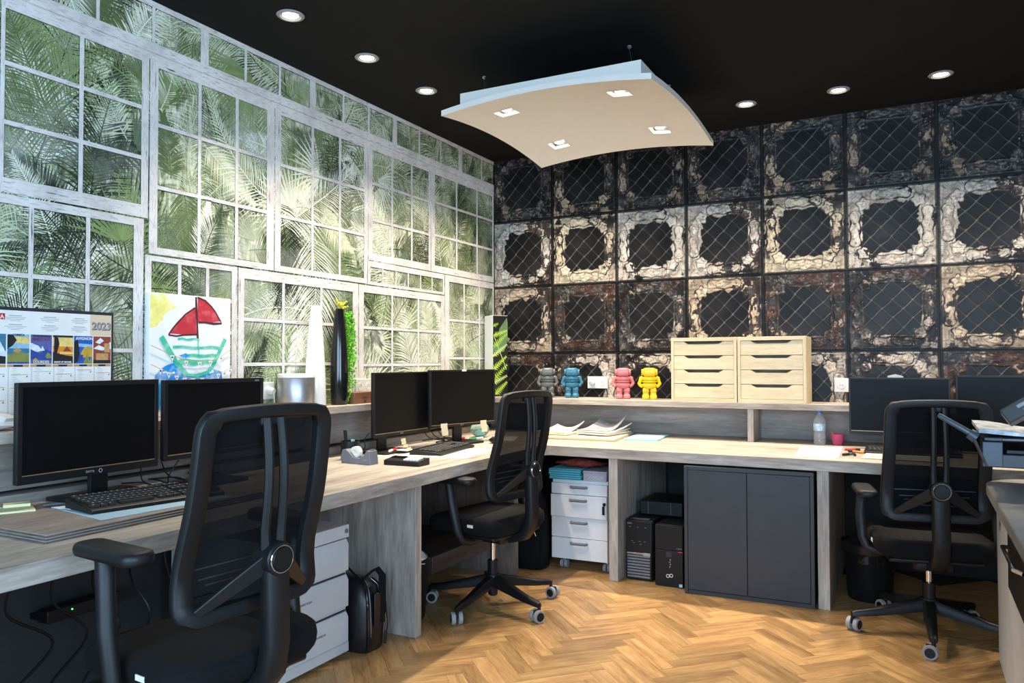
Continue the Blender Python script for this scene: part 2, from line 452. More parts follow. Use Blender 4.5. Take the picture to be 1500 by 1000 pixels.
def pane(parent, y0, y1, z0, z1):
    e = .0035
    mb = MB()
    vs = [(X0, y0, z0), (X0, y1, z0), (X0, y1, z1), (X0, y0, z1), (X0, y0+e, z0+e), (X0, y1-e, z0+e), (X0, y1-e, z1-e), (X0, y0+e, z1-e)]
    vs += [(X0-.004, y, z) for _, y, z in vs[:4]]
    mb.add(vs, [(4, 5, 6, 7)], 0)
    mb.f += [(0, 1, 5, 4), (1, 2, 6, 5), (2, 3, 7, 6), (3, 0, 4, 7), (8, 11, 10, 9)]; mb.mi += [1]*5
    q = .0011; t_ = .0022
    for a0, a1, b0, b1 in ((y0, y1, z1-t_, z1), (y0, y0+t_, z0, z1-t_), (y1-t_*.6, y1, z0, z1-t_), (y0+t_, y1-t_*.6, z0, z0+t_*.6)):
        mb.add([(X0+q, a0, b0), (X0+q, a1, b0), (X0+q, a1, b1), (X0+q, a0, b1)], [(0, 1, 2, 3)], 1)
    return mb.build('window_pane', ['pane', 'paneedge'], parent, sharp=0)
for s in SASH:
    oy0, oy1 = fy(s[0])+.0022, fy(s[1])-.0022; oz0 = ZB if s[2] is None else fz(s[2]); oz1 = fz(s[3])-.003
    py0, py1 = fy(s[4]), fy(s[5]); pz0 = ZB if s[6] is None else fz(s[6]); pz1 = fz(s[7])
    ys = [fy(a) for a in s[8]]; zs = sorted(fz(a) for a in s[9])
    mw = .0085 if len(ys) < 5 else .005
    f = MB()
    bar(f, oy0, py0, oz0, oz1); bar(f, py1, oy1, oz0, oz1)
    bar(f, py0, py1, pz1, oz1)
    if pz0 > oz0+.005: bar(f, py0, py1, oz0, pz0)
    for a in ys: bar(f, a-mw, a+mw, pz0, pz1, .0036)
    for a in zs:
        e = [py0]+[q for y in ys for q in (y-mw, y+mw)]+[py1]
        for i in range(0, len(e), 2): bar(f, e[i], e[i+1], a-mw, a+mw, .0036)
    so = f.build('window_sash', ['frame', 'frame_v'], wall_left, sharp=0)
    ey = [py0]+[q for y in ys for q in (y-mw, y+mw)]+[py1]; ez = [pz0]+[q for z in zs for q in (z-mw, z+mw)]+[pz1]
    for i in range(0, len(ey), 2):
        for j in range(0, len(ez), 2): pane(so, ey[i], ey[i+1], ez[j], ez[j+1])
# transom strip under the ceiling and the rail below it
tr = MB(); yb = [(-4.35, 0), (-4.10, 1), (-3.86, 0), (-3.61, 0), (-3.36, 1), (-3.111, 0), (-2.869, 0), (-2.614, 1), (-2.381, 0), (-2.164, 0), (-1.932, 1), (-1.69, 0), (-1.47, 0), (-1.223, 1), (-.964, 0), (-.719, 0), (-.47, 1), (-.178, 0)]
zt0, zt1 = fz(2.57), fz(2.717)
bar(tr, fy(-4.6), -.001, zt1, H-.001)
bar(tr, fy(-4.6), -.001, fz(2.529), zt0, .005); bar(tr, fy(-4.6), -.001, fz(2.50), fz(2.526), .0046)
ed = [fy(-4.6)]
for y, k in yb:
    hw = .022 if k else .007
    bar(tr, fy(y)-hw, fy(y)+hw, zt0, zt1, .0038); ed += [fy(y)-hw, fy(y)+hw]
ed.append(-.001)
tro = tr.build('transom_sash', ['frame', 'frame_v'], wall_left, sharp=0)
for i in range(0, len(ed), 2): pane(tro, ed[i], ed[i+1], zt0, zt1)

def fronds():
    rnd = random.Random(11)
    V = []; F = []; C = []
    def leaf(b, t, wdt, col, x):
        dx, dz = t[0]-b[0], t[1]-b[1]; l = math.hypot(dx, dz) or 1
        nx, nz = -dz/l*wdt, dx/l*wdt
        sag = .06*l
        m = (b[0]+dx*.45, b[1]+dz*.45+sag)
        pts = [(b[0]-nx*.4, b[1]-nz*.4), (m[0]-nx, m[1]-nz), t, (m[0]+nx, m[1]+nz), (b[0]+nx*.4, b[1]+nz*.4)]
        if any(p[0] > -.003 or p[0] < -5.2 or p[1] < 1.0 or p[1] > H-.004 for p in pts): return
        i = len(V); x = x + (i % 90)*1.1e-6
        for p in pts: V.append((x, p[0], p[1]))
        F.append((i, i+4, i+3, i+2, i+1))
        C.extend([col]*5)
    def jit(c, a=.18):
        k = 1+rnd.uniform(-a, a); return (c[0]*k*(1+rnd.uniform(-.05, .05)), c[1]*k, c[2]*k*(1+rnd.uniform(-.08, .08)), 1)
    DK = [s2l(34, 44, 32), s2l(48, 62, 40), s2l(62, 76, 54), s2l(26, 33, 27), s2l(40, 50, 38)]
    MD = [s2l(96, 112, 70), s2l(118, 134, 90), s2l(138, 150, 112), s2l(102, 116, 90), s2l(128, 148, 92)]
    LT = [s2l(196, 206, 170), s2l(216, 221, 198), s2l(228, 231, 218), s2l(206, 212, 180), s2l(232, 233, 212)]
    def feather(y, z, a, Ln, pal, x, dens=1.0, lw=.0035, lr=.34):
        bend = rnd.uniform(-1.1, 1.1); n = int(46*dens); base = rnd.choice(pal)
        py, pz, ang = y, z, a; ps = []
        for i in range(n):
            ps.append((py, pz, ang)); py += cos(ang)*Ln/n; pz += sin(ang)*Ln/n; ang += bend/n
        rc = jit(base)
        for i in range(0, n-1, 2): leaf((ps[i][0], ps[i][1]), (ps[min(i+3, n-1)][0], ps[min(i+3, n-1)][1]), .0035, rc, x+.00004)
        for i in range(3, n):
            f = i/n; ll = Ln*lr*math.sin(min(1, .25+f*.9)*pi*.86+.12)*rnd.uniform(.85, 1.1)
            for sgn in (-1, 1):
                da = sgn*(R(62)-R(26)*f)+rnd.uniform(-.06, .06)
                t = (ps[i][0]+cos(ps[i][2]+da)*ll, ps[i][1]+sin(ps[i][2]+da)*ll - .18*ll)
                leaf((ps[i][0], ps[i][1]), t, lw*rnd.uniform(.7, 1.2), jit(base), x)
    def fan(y, z, a, Ln, pal, x):
        base = rnd.choice(pal if pal is not DK else MD); n = rnd.randint(16, 26); sp = R(rnd.uniform(100, 170))
        for i in range(n):
            b = a + sp*(i/(n-1)-.5); l = Ln*rnd.uniform(.85, 1.05)
            leaf((y+cos(b)*.01, z+sin(b)*.01), (y+cos(b)*l, z+sin(b)*l), .006*Ln/.25, jit(base), x)
    def palette(y, layer, z=2):
        r = rnd.random()
        cool = .16 if z < 1.75 else 0
        if layer == 0: return MD if r < .50 else (DK if r < .62 else LT)
        if layer == 1: return DK if r < .26+cool else (MD if r < .68+cool*.6 else LT)
        return LT if r < .40 else (DK if r < .64+cool else MD)
    for layer, cnt in ((0, 170), (1, 210), (2, 150)):
        for k in range(cnt):
            y = rnd.uniform(-4.9, .1); z = rnd.uniform(.9, 2.9)
            x = X0 + .00025 + layer*.0003 + k*.0000009
            a = rnd.choice([R(90), R(60), R(120), R(20), R(160), R(-60), R(-120)])+rnd.uniform(-.4, .4)
            if rnd.random() < .16: fan(y, z, a, rnd.uniform(.16, .34), palette(y, layer, z), x)
            else: feather(y, z, a, rnd.uniform(.28, .75), palette(y, layer, z), x, rnd.uniform(.8, 1.2), rnd.uniform(.0018, .0040), rnd.uniform(.26, .42))
    me = bpy.data.meshes.new('printed_palm_fronds'); me.from_pydata(V, [], F)
    at = me.color_attributes.new('Col', 'FLOAT_COLOR', 'POINT')
    at.data.foreach_set('color', np.array(C, dtype=np.float32).ravel())
    me.materials.append(M['frond'])
    o = bpy.data.objects.new('printed_palm_fronds', me); COL.objects.link(o); o.parent = wall_left
    o['kind'] = 'stuff'; o['label'] = 'green palm fronds printed behind the white window bars'
fronds()

# ------------------------------------------------------------------ back wall: worn tin tiles
T, Z34 = .504, 1.311
def vnoise(U, Vv, freq, seed, octv=4):
    out = np.zeros_like(U); amp = 1; tot = 0
    for o in range(octv):
        rs = np.random.RandomState(seed*31+o*7); n = 64
        g = rs.rand(n, n)
        x = (U*.5+.5)*freq*2**o + 3.7; y = (Vv*.5+.5)*freq*2**o + 1.3
        xi = np.floor(x).astype(int); yi = np.floor(y).astype(int); fx = x-xi; fv = y-yi
        fx = fx*fx*(3-2*fx); fv = fv*fv*(3-2*fv)
        xi %= n; yi %= n; x2 = (xi+1) % n; y2 = (yi+1) % n
        out += amp*((g[xi, yi]*(1-fx)+g[x2, yi]*fx)*(1-fv)+(g[xi, y2]*(1-fx)+g[x2, y2]*fx)*fv)
        tot += amp; amp *= .55
    return out/tot
def sst(a, b, x):
    t = np.clip((x-a)/(b-a), 0, 1); return t*t*(3-2*t)
# coverage of pale paint in sectors R, TR, T, TL, L, BL, B, BR ; rust amount ; paint tint
DES = {
 (1, 0): ([.10, .10, .16, .12, .36, .50, .20, .24], .25, (.34, .26, .19)),
 (1, 1): ([.10, .12, .16, .14, .52, .62, .18, .30], .15, (.46, .35, .24)),
 (1, 2): ([.12, .12, .14, .14, .42, .48, .18, .30], .25, (.36, .28, .21)),
 (2, 0): ([.34, .26, .74, .92, .92, .80, .56, .40], .55, (.62, .57, .51)),
 (2, 1): ([.28, .66, .80, .74, .70, .90, .96, .74], .25, (.68, .59, .45)),
 (2, 2): ([.84, .92, .86, .80, .72, .76, .92, .90], .20, (.66, .60, .53)),
 (3, 0): ([.62, .58, .80, .80, .62, .60, .52, .72], .35, (.54, .44, .33)),
 (3, 1): ([.20, .18, .12, .14, .24, .36, .14, .34], .75, (.40, .33, .27)),
 (3, 2): ([.20, .16, .12, .22, .28, .28, .14, .38], .45, (.40, .36, .33)),
 (4, 0): ([.26, .30, .28, .22, .30, .30, .30, .30], .80, (.40, .31, .24)),
 (4, 1): ([.70, .84, .66, .30, .26, .34, .40, .66], .35, (.66, .57, .49)),
 (4, 2): ([.52, .72, .46, .22, .24, .24, .24, .58], .25, (.58, .51, .44)),
}
def tile_mesh(row, des, z0, z1):
    cov, rust, tint = DES[(row, des)]
    n = 150; g = .0025
    nz = max(8, int(n*(z1-z0)/T))
    us = np.linspace(-1, 1, n); zc = Z34+(3-row)*T
    zz = np.linspace(z0+g, z1-g, nz); vsn = (zz-zc)/T*2-1
    U, Vv = np.meshgrid(us, vsn, indexing='ij'); sd = row*10+des
    Uw = U+(vnoise(U, Vv, 7, sd+3, 2)-.5)*.05; Vw = Vv+(vnoise(U, Vv, 7, sd+4, 2)-.5)*.05
    d = np.maximum(np.abs(Uw), np.abs(Vw)); band = sst(.60, .66, d)
    P = .45
    s = Uw+Vw*1.0; t = Uw-Vw
    ds = np.abs(((s/P+.0) % 1)-.5)*P; dt = np.abs(((t/P+.0) % 1)-.5)*P
    ls = np.exp(-(ds/.009)**2); lt = np.exp(-(dt/.011)**2)
    node = np.exp(-((ds**2+dt**2)/.03**2))
    h = (1-band)*(.28*ls+.42*lt+.35*node+.10*(1-np.clip(np.minimum(ds, dt)/.2, 0, 1)))
    paintable = np.zeros_like(U)
    out = np.zeros_like(U); ros = np.zeros_like(U)
    orn = .9*np.exp(-((d-.655)/.028)**2)
    for k in range(4):
        a, b = ((U, Vv), (-Vv, U), (-U, -Vv), (Vv, -U))[k]
        da = np.maximum(np.abs(a)-.34, 0); db = b-.80
        r = np.sqrt(da**2+db**2)
        bulge = .10+.02*np.cos(a*18)
        orn = np.maximum(orn, .95*sst(bulge+.03, bulge-.04, r)*(.70+.30*np.cos(r*62+2.2*np.sin(a*15))))
        out = np.maximum(out, np.exp(-((r-bulge-.018)/.016)**2))
        for e in (-1, 1):
            rr = np.sqrt((a-e*.46)**2+(b-.77)**2); th = np.arctan2(b-.77, a-e*.46)
            orn = np.maximum(orn, 1.0*sst(.115, .06, rr)*(.65+.35*np.cos(th*1+rr*95)))
        cx, cy = ((.6, .6), (-.6, .6), (-.6, -.6), (.6, -.6))[k]
        rr = np.sqrt((U-cx)**2+(Vv-cy)**2); th = np.arctan2(Vv-cy, U-cx)
        out = np.maximum(out, np.exp(-((rr*(1+.16*np.cos(5*th+k))-.155)/.014)**2)); ros = np.maximum(ros, sst(.19, .13, rr*(1+.16*np.cos(5*th+k)))); orn = np.maximum(orn, 1.05*sst(.17, .10, rr*(1+.16*np.cos(5*th+k)))*(.60+.40*np.cos(rr*58+.8*np.cos(5*th))))
    corner = sst(.66, .70, np.minimum(np.abs(U), np.abs(Vv)))
    gu = np.abs(((U/.088) % 1)-.5)*2; gv = np.abs(((Vv/.088) % 1)-.5)*2
    grid = np.minimum(sst(.98, .72, gu), sst(.98, .72, gv))
    orn = np.maximum(orn*(1-.5*corner), corner*.45*grid)
    det = vnoise(U, Vv, 16, sd+1, 4)
    edge = sst(.948, .968, np.maximum(np.abs(U), np.abs(Vv)))
    bead = np.exp(-((np.maximum(np.abs(U), np.abs(Vv))-.935)/.010)**2)
    band = np.maximum(band, ros)
    h = h*(1-band)+band*(orn*(.75+.5*(det-.5)*2)+.35*(det-.35))
    h = np.maximum(h, .5*bead)*(1-edge)
    # paint
    ang = (np.arctan2(Vv, U) % (2*pi))/(2*pi)*8
    i0 = np.floor(ang).astype(int) % 8; f = ang-np.floor(ang); c = np.array(cov)
    cv = c[i0]*(1-f)+c[(i0+1) % 8]*f
    big = vnoise(U, Vv, 5, sd+5, 5); fine = vnoise(U, Vv, 26, sd+6, 3); mid = vnoise(U, Vv, 13, sd+14, 3)
    # filigree: contour lines of a smooth field read as embossed scrolls
    fil = np.abs(np.sin(vnoise(U, Vv, 6, sd+15, 2)*34)); cut = np.maximum((1-sst(.10, .42, fil))*.8, .9*out)*band
    crack = (1-sst(.0, .10, np.abs(vnoise(U, Vv, 9, sd+16, 3)-.5)))*band
    pm = cv+1.35*(big-.5)+.75*(mid-.5)+.45*(fine-.5)+.30*(h-.45)-.14*cut-.34*out*band
    reach = np.maximum(sst(.56, .66, d+.12*(big-.5)+.14*(mid-.5)+.08*(cv-.6)), ros)
    pm = pm-1.2*(1-reach)
    paint = sst(.46, .51, pm); rim = sst(.26, .46, pm)*(1-paint)*sst(.5, .62, d)
    rn = vnoise(U, Vv, 6, sd+8, 4)
    rst = sst(.54, .66, rn+.16*(rust-.5)+.10*(U+Vv)*.5)*rust*band*(.4+.6*sst(.35, .6, mid))
    metal = .003+.12*vnoise(U, Vv, 6, sd+9, 5)**4*band+.022*(1-band)*vnoise(U, Vv, 3, sd+19, 4)**2
    m3 = np.stack([metal*1.06, metal*.97, metal*.98], -1)
    glint = sst(.55, .75, fine*.6+mid*.4+.10*h)*band
    hi = np.clip(h, 0, 1)**2*(.012+.26*vnoise(U, Vv, 11, sd+12, 4)**2)*(1-.85*cut)*band+.12*glint*(1-cut)  # highlights on raised ridges and glints, painted into the metal colour
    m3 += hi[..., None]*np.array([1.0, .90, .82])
    lat = (1-band)*np.maximum(np.maximum(.40*ls, lt), 1.3*node*(node < .75))*.13*(.3+1.3*vnoise(U, Vv, 5, sd+13, 2))
    m3 += lat[..., None]*np.array([1, .92, .85])
    m3 = m3*(1-.8*rst[..., None])+.8*rst[..., None]*np.array([.085, .032, .018])*(.3+1.2*fine[..., None])
    m3 = m3*(1-.6*rim[..., None])+.6*rim[..., None]*np.array([.10, .066, .045])*(.3+1.2*fine[..., None])
    tn = np.array(tint)*(.66+.80*vnoise(U, Vv, 8, sd+10, 4))[..., None]
    tn = tn*(1-.50*(1-np.clip(h*1.25, 0, 1)))[..., None]*(1-.72*cut*sst(.30, .55, big+.2*(mid-.5)))[..., None]*(1-.45*crack)[..., None]  # relief hollows and scroll lines darkened: shade put into the paint colour
    warm = sst(.5, .7, mid)[..., None]*.35
    tn = tn*(1-warm)+tn*np.array([.92, .76, .58])*warm
    col = m3*(1-paint[..., None])+tn*paint[..., None]
    spk = vnoise(U, Vv, 60, sd+11, 1) > .94  # bright specks: small metal glints painted into the colour
    col[spk & (band > .5)] = np.array([.36, .31, .26])
    col = col*(1-.85*edge[..., None])
    col = np.clip(col, 0, .9)
    y = -(h*.0045*(1-.5*cut))-.0005
    V3 = np.stack([(U*.5+.5)*(T-2*g)+g, y, np.broadcast_to(zz, U.shape)-Z34], -1).reshape(-1, 3)
    idx = np.arange(n*nz).reshape(n, nz)
    F = np.stack([idx[:-1, :-1], idx[1:, :-1], idx[1:, 1:], idx[:-1, 1:]], -1).reshape(-1, 4)
    me = bpy.data.meshes.new('tin_tile'); me.from_pydata(V3.tolist(), [], F.tolist())
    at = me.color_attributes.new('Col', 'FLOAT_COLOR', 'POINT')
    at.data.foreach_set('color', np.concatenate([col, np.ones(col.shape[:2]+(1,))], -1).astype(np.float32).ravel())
    me.polygons.foreach_set('use_smooth', [True]*len(me.polygons)); me.materials.append(M['tin'])
    return me
for row in (1, 2, 3, 4):
    z0 = Z34+(3-row)*T; z1 = min(z0+T, H)
    if row == 4: z0 = .97
    for c in range(9):
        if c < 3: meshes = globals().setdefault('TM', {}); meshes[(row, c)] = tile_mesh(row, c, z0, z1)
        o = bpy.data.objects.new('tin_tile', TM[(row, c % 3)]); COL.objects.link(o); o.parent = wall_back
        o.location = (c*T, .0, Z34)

# ------------------------------------------------------------------ ceiling downlights
def tilt(x):      # the lamps are swivelled a little away from the wall they stand near
    return (0, R(-5), 0) if x < .5 else (R(-4), 0, 0)
def downlight_at(x, y, label=None):
    if not label:
        l = bpy.data.lights.new('downlight_beam', 'SPOT'); l.energy = SPOT; l.color = WARM; l.spot_size = R(100); l.spot_blend = .95; l.shadow_soft_size = .035
        o = bpy.data.objects.new('downlight_beam', l); COL.objects.link(o); o.location = (x, y, H-.02); o.rotation_euler = tilt(x); return
    t = thing('downlight', label or 'round recessed downlight in the black ceiling', 'ceiling light', (x, y, H))
    MB().lathe([(.058, 0), (.062, -.004), (.058, -.008), (.046, -.010), (.042, -.004), (.040, -.002)], n=28, caps=False).build('trim_ring', 'trimgrey', t)
    MB().lathe([(.036, -.0025), (.036, -.0035)], n=24).build('lamp_lens', 'bulb', t)
    l = bpy.data.lights.new('downlight_beam', 'SPOT'); l.energy = SPOT; l.color = WARM; l.spot_size = R(100); l.spot_blend = .95; l.shadow_soft_size = .035
    o = bpy.data.objects.new('downlight_beam', l); COL.objects.link(o); o.parent = t; o.location = (0, 0, -.02); o.rotation_euler = tilt(x)
    return t
LN = {-2.658: 'downlight over the left wall, nearest and furthest left in the picture', -2.114: 'middle downlight of the three above the leafy window wall', -1.573: 'downlight over the left wall, closest to the hanging white panel'}
for y in (-2.658, -2.114, -1.573, -1.03, -.49):
    downlight_at(.43, y, LN.get(y))
RN = {2.007: 'downlight above the tin tile wall, closest to the hanging panel', 2.522: 'middle downlight of the three above the tin tile wall', 3.035: 'downlight above the tin tile wall, furthest right'}
for x in (.97, 1.49, 2.007, 2.522, 3.035, 3.55, 4.06):
    downlight_at(x, -.478, RN.get(x))

# ------------------------------------------------------------------ hanging curved panel
def hanging_panel():
    x0, x1, y0, y1, zc = .765, 1.868, -1.937, -.742, 2.5
    cx, cy = (x0+x1)/2, (y0+y1)/2; hx, hy = (x1-x0)/2, (y1-y0)/2
    t = thing('hanging_light_panel', 'curved white light panel hanging under the black ceiling', 'light panel', (cx, cy, zc))
    def zz(u, v): return .042*(1-u*u)+.042*(1-v*v)
    lp = [-.565, .565]; s = .052
    bx = sorted(set([round(i/12-1, 5) for i in range(25)]))
    def breaks(half):
        b = [i/12-1 for i in range(25)]
        cuts = [q for l in lp for q in (l-s/half, l+s/half)]
        b = [a for a in b if all(abs(a-c_) > .03 and not (l-s/half < a < l+s/half) for c_ in cuts for l in lp)]
        return sorted(b+cuts)
    bu, bv = breaks(hx), breaks(hy)
    def inl(a, half): return any(l-s/half-1e-6 <= a <= l+s/half+1e-6 for l in lp)
    mb = MB(); n, m = len(bu), len(bv)
    bot = [(u*hx, v*hy, zz(u, v)) for u in bu for v in bv]; top = [(a, b, c+.028) for a, b, c in bot]
    fs = []
    for i in range(n-1):
        for j in range(m-1):
            um, vm = (bu[i]+bu[i+1])/2, (bv[j]+bv[j+1])/2
            q = (i*m+j, i*m+j+1, (i+1)*m+j+1, (i+1)*m+j)
            if not (inl(um, hx) and inl(vm, hy)): fs.append(q)
            fs.append(tuple(k+n*m for k in reversed(q)))
    rimi = [i*m for i in range(n)]+[(n-1)*m+j for j in range(1, m)]+[i*m+m-1 for i in range(n-2, -1, -1)]+[j for j in range(m-2, 0, -1)]
    for a, b in zip(rimi, rimi[1:]+rimi[:1]): fs.append((a, b, b+n*m, a+n*m))
    mb.add(bot+top, fs); mb.build('curved_board', 'panelwhite', t, sharp=40)
    # plain box on the back of the board
    b = MB(); ins = .07
    def top_z(u, v): return zz(u, v)+.027
    hb = .125
    P = [(-hx+ins, -hy+ins), (hx-ins, -hy+ins), (hx-ins, hy-ins), (-hx+ins, hy-ins)]
    ring0 = []; ring1 = []
    for (ax, ay), (bx_, by_) in zip(P, P[1:]+P[:1]):
        for k in range(10):
            f = k/10; x, y = ax+(bx_-ax)*f, ay+(by_-ay)*f
            ring0.append((x, y, top_z(x/hx, y/hy)-.004)); ring1.append((x, y, hb))
    b.loft([ring0, ring1], caps=False); b.add(ring1, [tuple(range(len(ring1)))]); b.build('backing_box', 'panelwhite', t, sharp=40)
    for u in lp:
        for v in lp:
            x, y = u*hx, v*hy; zb = min(zz(u+a*s/hx, v+c*s/hy) for a in (-1, 1) for c in (-1, 1))
            r = MB(); a = s
            c4 = [(x+i*a, y+j*a, zz(u+i*s/hx, v+j*s/hy)) for i, j in ((-1, -1), (1, -1), (1, 1), (-1, 1))]
            o4 = [(x+i*(a+.012), y+j*(a+.012), zz(u+i*(s+.012)/hx, v+j*(s+.012)/hy)-.001) for i, j in ((-1, -1), (1, -1), (1, 1), (-1, 1))]
            i4 = [(p[0], p[1], p[2]-.003) for p in c4]
            u4 = [(x+i*a*.78, y+j*a*.78, zb+.05) for i, j in ((-1, -1), (1, -1), (1, 1), (-1, 1))]
            m4 = [(x+i*a*.86, y+j*a*.86, p[2]+.012) for (i, j), p in zip(((-1, -1), (1, -1), (1, 1), (-1, 1)), c4)]
            r.loft([o4, i4, m4], caps=False, mi=0); r.loft([m4, u4], caps=False, mi=1)
            r.add(u4, [(0, 1, 2, 3)], 1)
            q = r.build('square_recess', ['panelwhite', 'baffle'], t, sharp=20)
            MB().lathe([(.024, zb+.018), (.028, zb+.030), (.028, zb+.049)], (x, y, 0), 20).build('lamp_lens', 'bulb', q)
            l = bpy.data.lights.new('panel_beam', 'SPOT'); l.energy = PSPOT; l.color = WARM; l.spot_size = R(95); l.spot_blend = .6; l.shadow_soft_size = .03
            o = bpy.data.objects.new('panel_beam', l); COL.objects.link(o); o.parent = t; o.location = (x, y, zb-.004)
    for (x, y, hxk) in ((.826, -1.60, .86), (1.66, -1.62, 1.70), (.86, -1.0, .90), (1.68, -1.0, 1.70)):
        w_ = MB(); w_.tube([(hxk-cx, y-cy-.05, hb), (x-cx, y-cy, H-zc-.012)], .0012, 6)
        w_.lathe([(.012, H-zc), (.012, H-zc-.006), (.004, H-zc-.014)], (x-cx, y-cy, 0), 10)
        w_.build('suspension_wire', 'steel', t)
hanging_panel()

# ------------------------------------------------------------------ desks and shelves
DT, DB = .75, .693
dl = thing('desk', 'grey wood worktop along the leafy window wall, left of the corner', 'desk', (0, 0, 0))
boxpart('worktop', (0.0, -5.6, DB), (.917, -.001, DT), 'desk_y', dl)
boxpart('side_panel', (.05, -2.312, 0), (.868, -2.265, DB), 'desk_z', dl)
boxpart('side_panel', (.05, -4.9, 0), (.868, -4.85, DB), 'desk_z', dl)
boxpart('side_panel', (.05, -1.205, 0), (.80, -1.155, DB), 'back_z', dl)
boxpart('modesty_panel', (.03, -4.85, .02), (.05, -2.312, DB), 'wall_dark', dl)
boxpart('low_shelf', (.10, -1.92, .17), (.70, -1.30, .255), 'darkwood', dl)
MB().prism([(.9172, -1.0545), (.9172, -1.088), (.950, -1.0545)], lambda a, b, d: (a, b, DB+d), DT-DB).build('corner_fillet', 'desk_z', dl, sharp=0)
dr = thing('desk', 'grey wood worktop along the tin tile wall, right of the corner', 'desk', (0, 0, 0))
boxpart('worktop', (.918, -1.054, DB), (XR-.02, -.001, DT), 'desk_x', dr)
boxpart('leg', (1.326, -1.046, 0), (1.379, -.08, DB), 'desk_z', dr)
boxpart('leg', (2.440, -1.046, 0), (2.496, -.08, DB), 'desk_z', dr)
# low unit above the desks
sl = thing('wall_shelf', 'grey wood shelf ledge on the leafy window wall', 'shelf', (0, 0, 0))
boxpart('shelf_board', (.001, -5.6, .980), (.205, -.36, 1.017), 'desk_y', sl)
boxpart('back_board', (.001, -5.6, .802), (.06, -.36, .979), 'back_y', sl)
boxpart('ledge_strip', (.001, -5.6, DT+.001), (.10, -.36, .79), 'back_y', sl)
boxpart('upright', (.061, -2.165, .791), (.19, -2.13, .979), 'desk_z', sl)
sr = thing('wall_shelf', 'grey wood shelf ledge on the tin tile wall', 'shelf', (0, 0, 0))
boxpart('shelf_board', (.0, -.338, .953), (XR-.02, -.008, .990), 'desk_x', sr)
boxpart('back_board', (.0, -.055, DT+.001), (XR-.02, -.008, .952), 'back_x', sr)
boxpart('divider', (1.968, -.328, DT+.001), (2.004, -.056, .952), 'desk_z', sr)

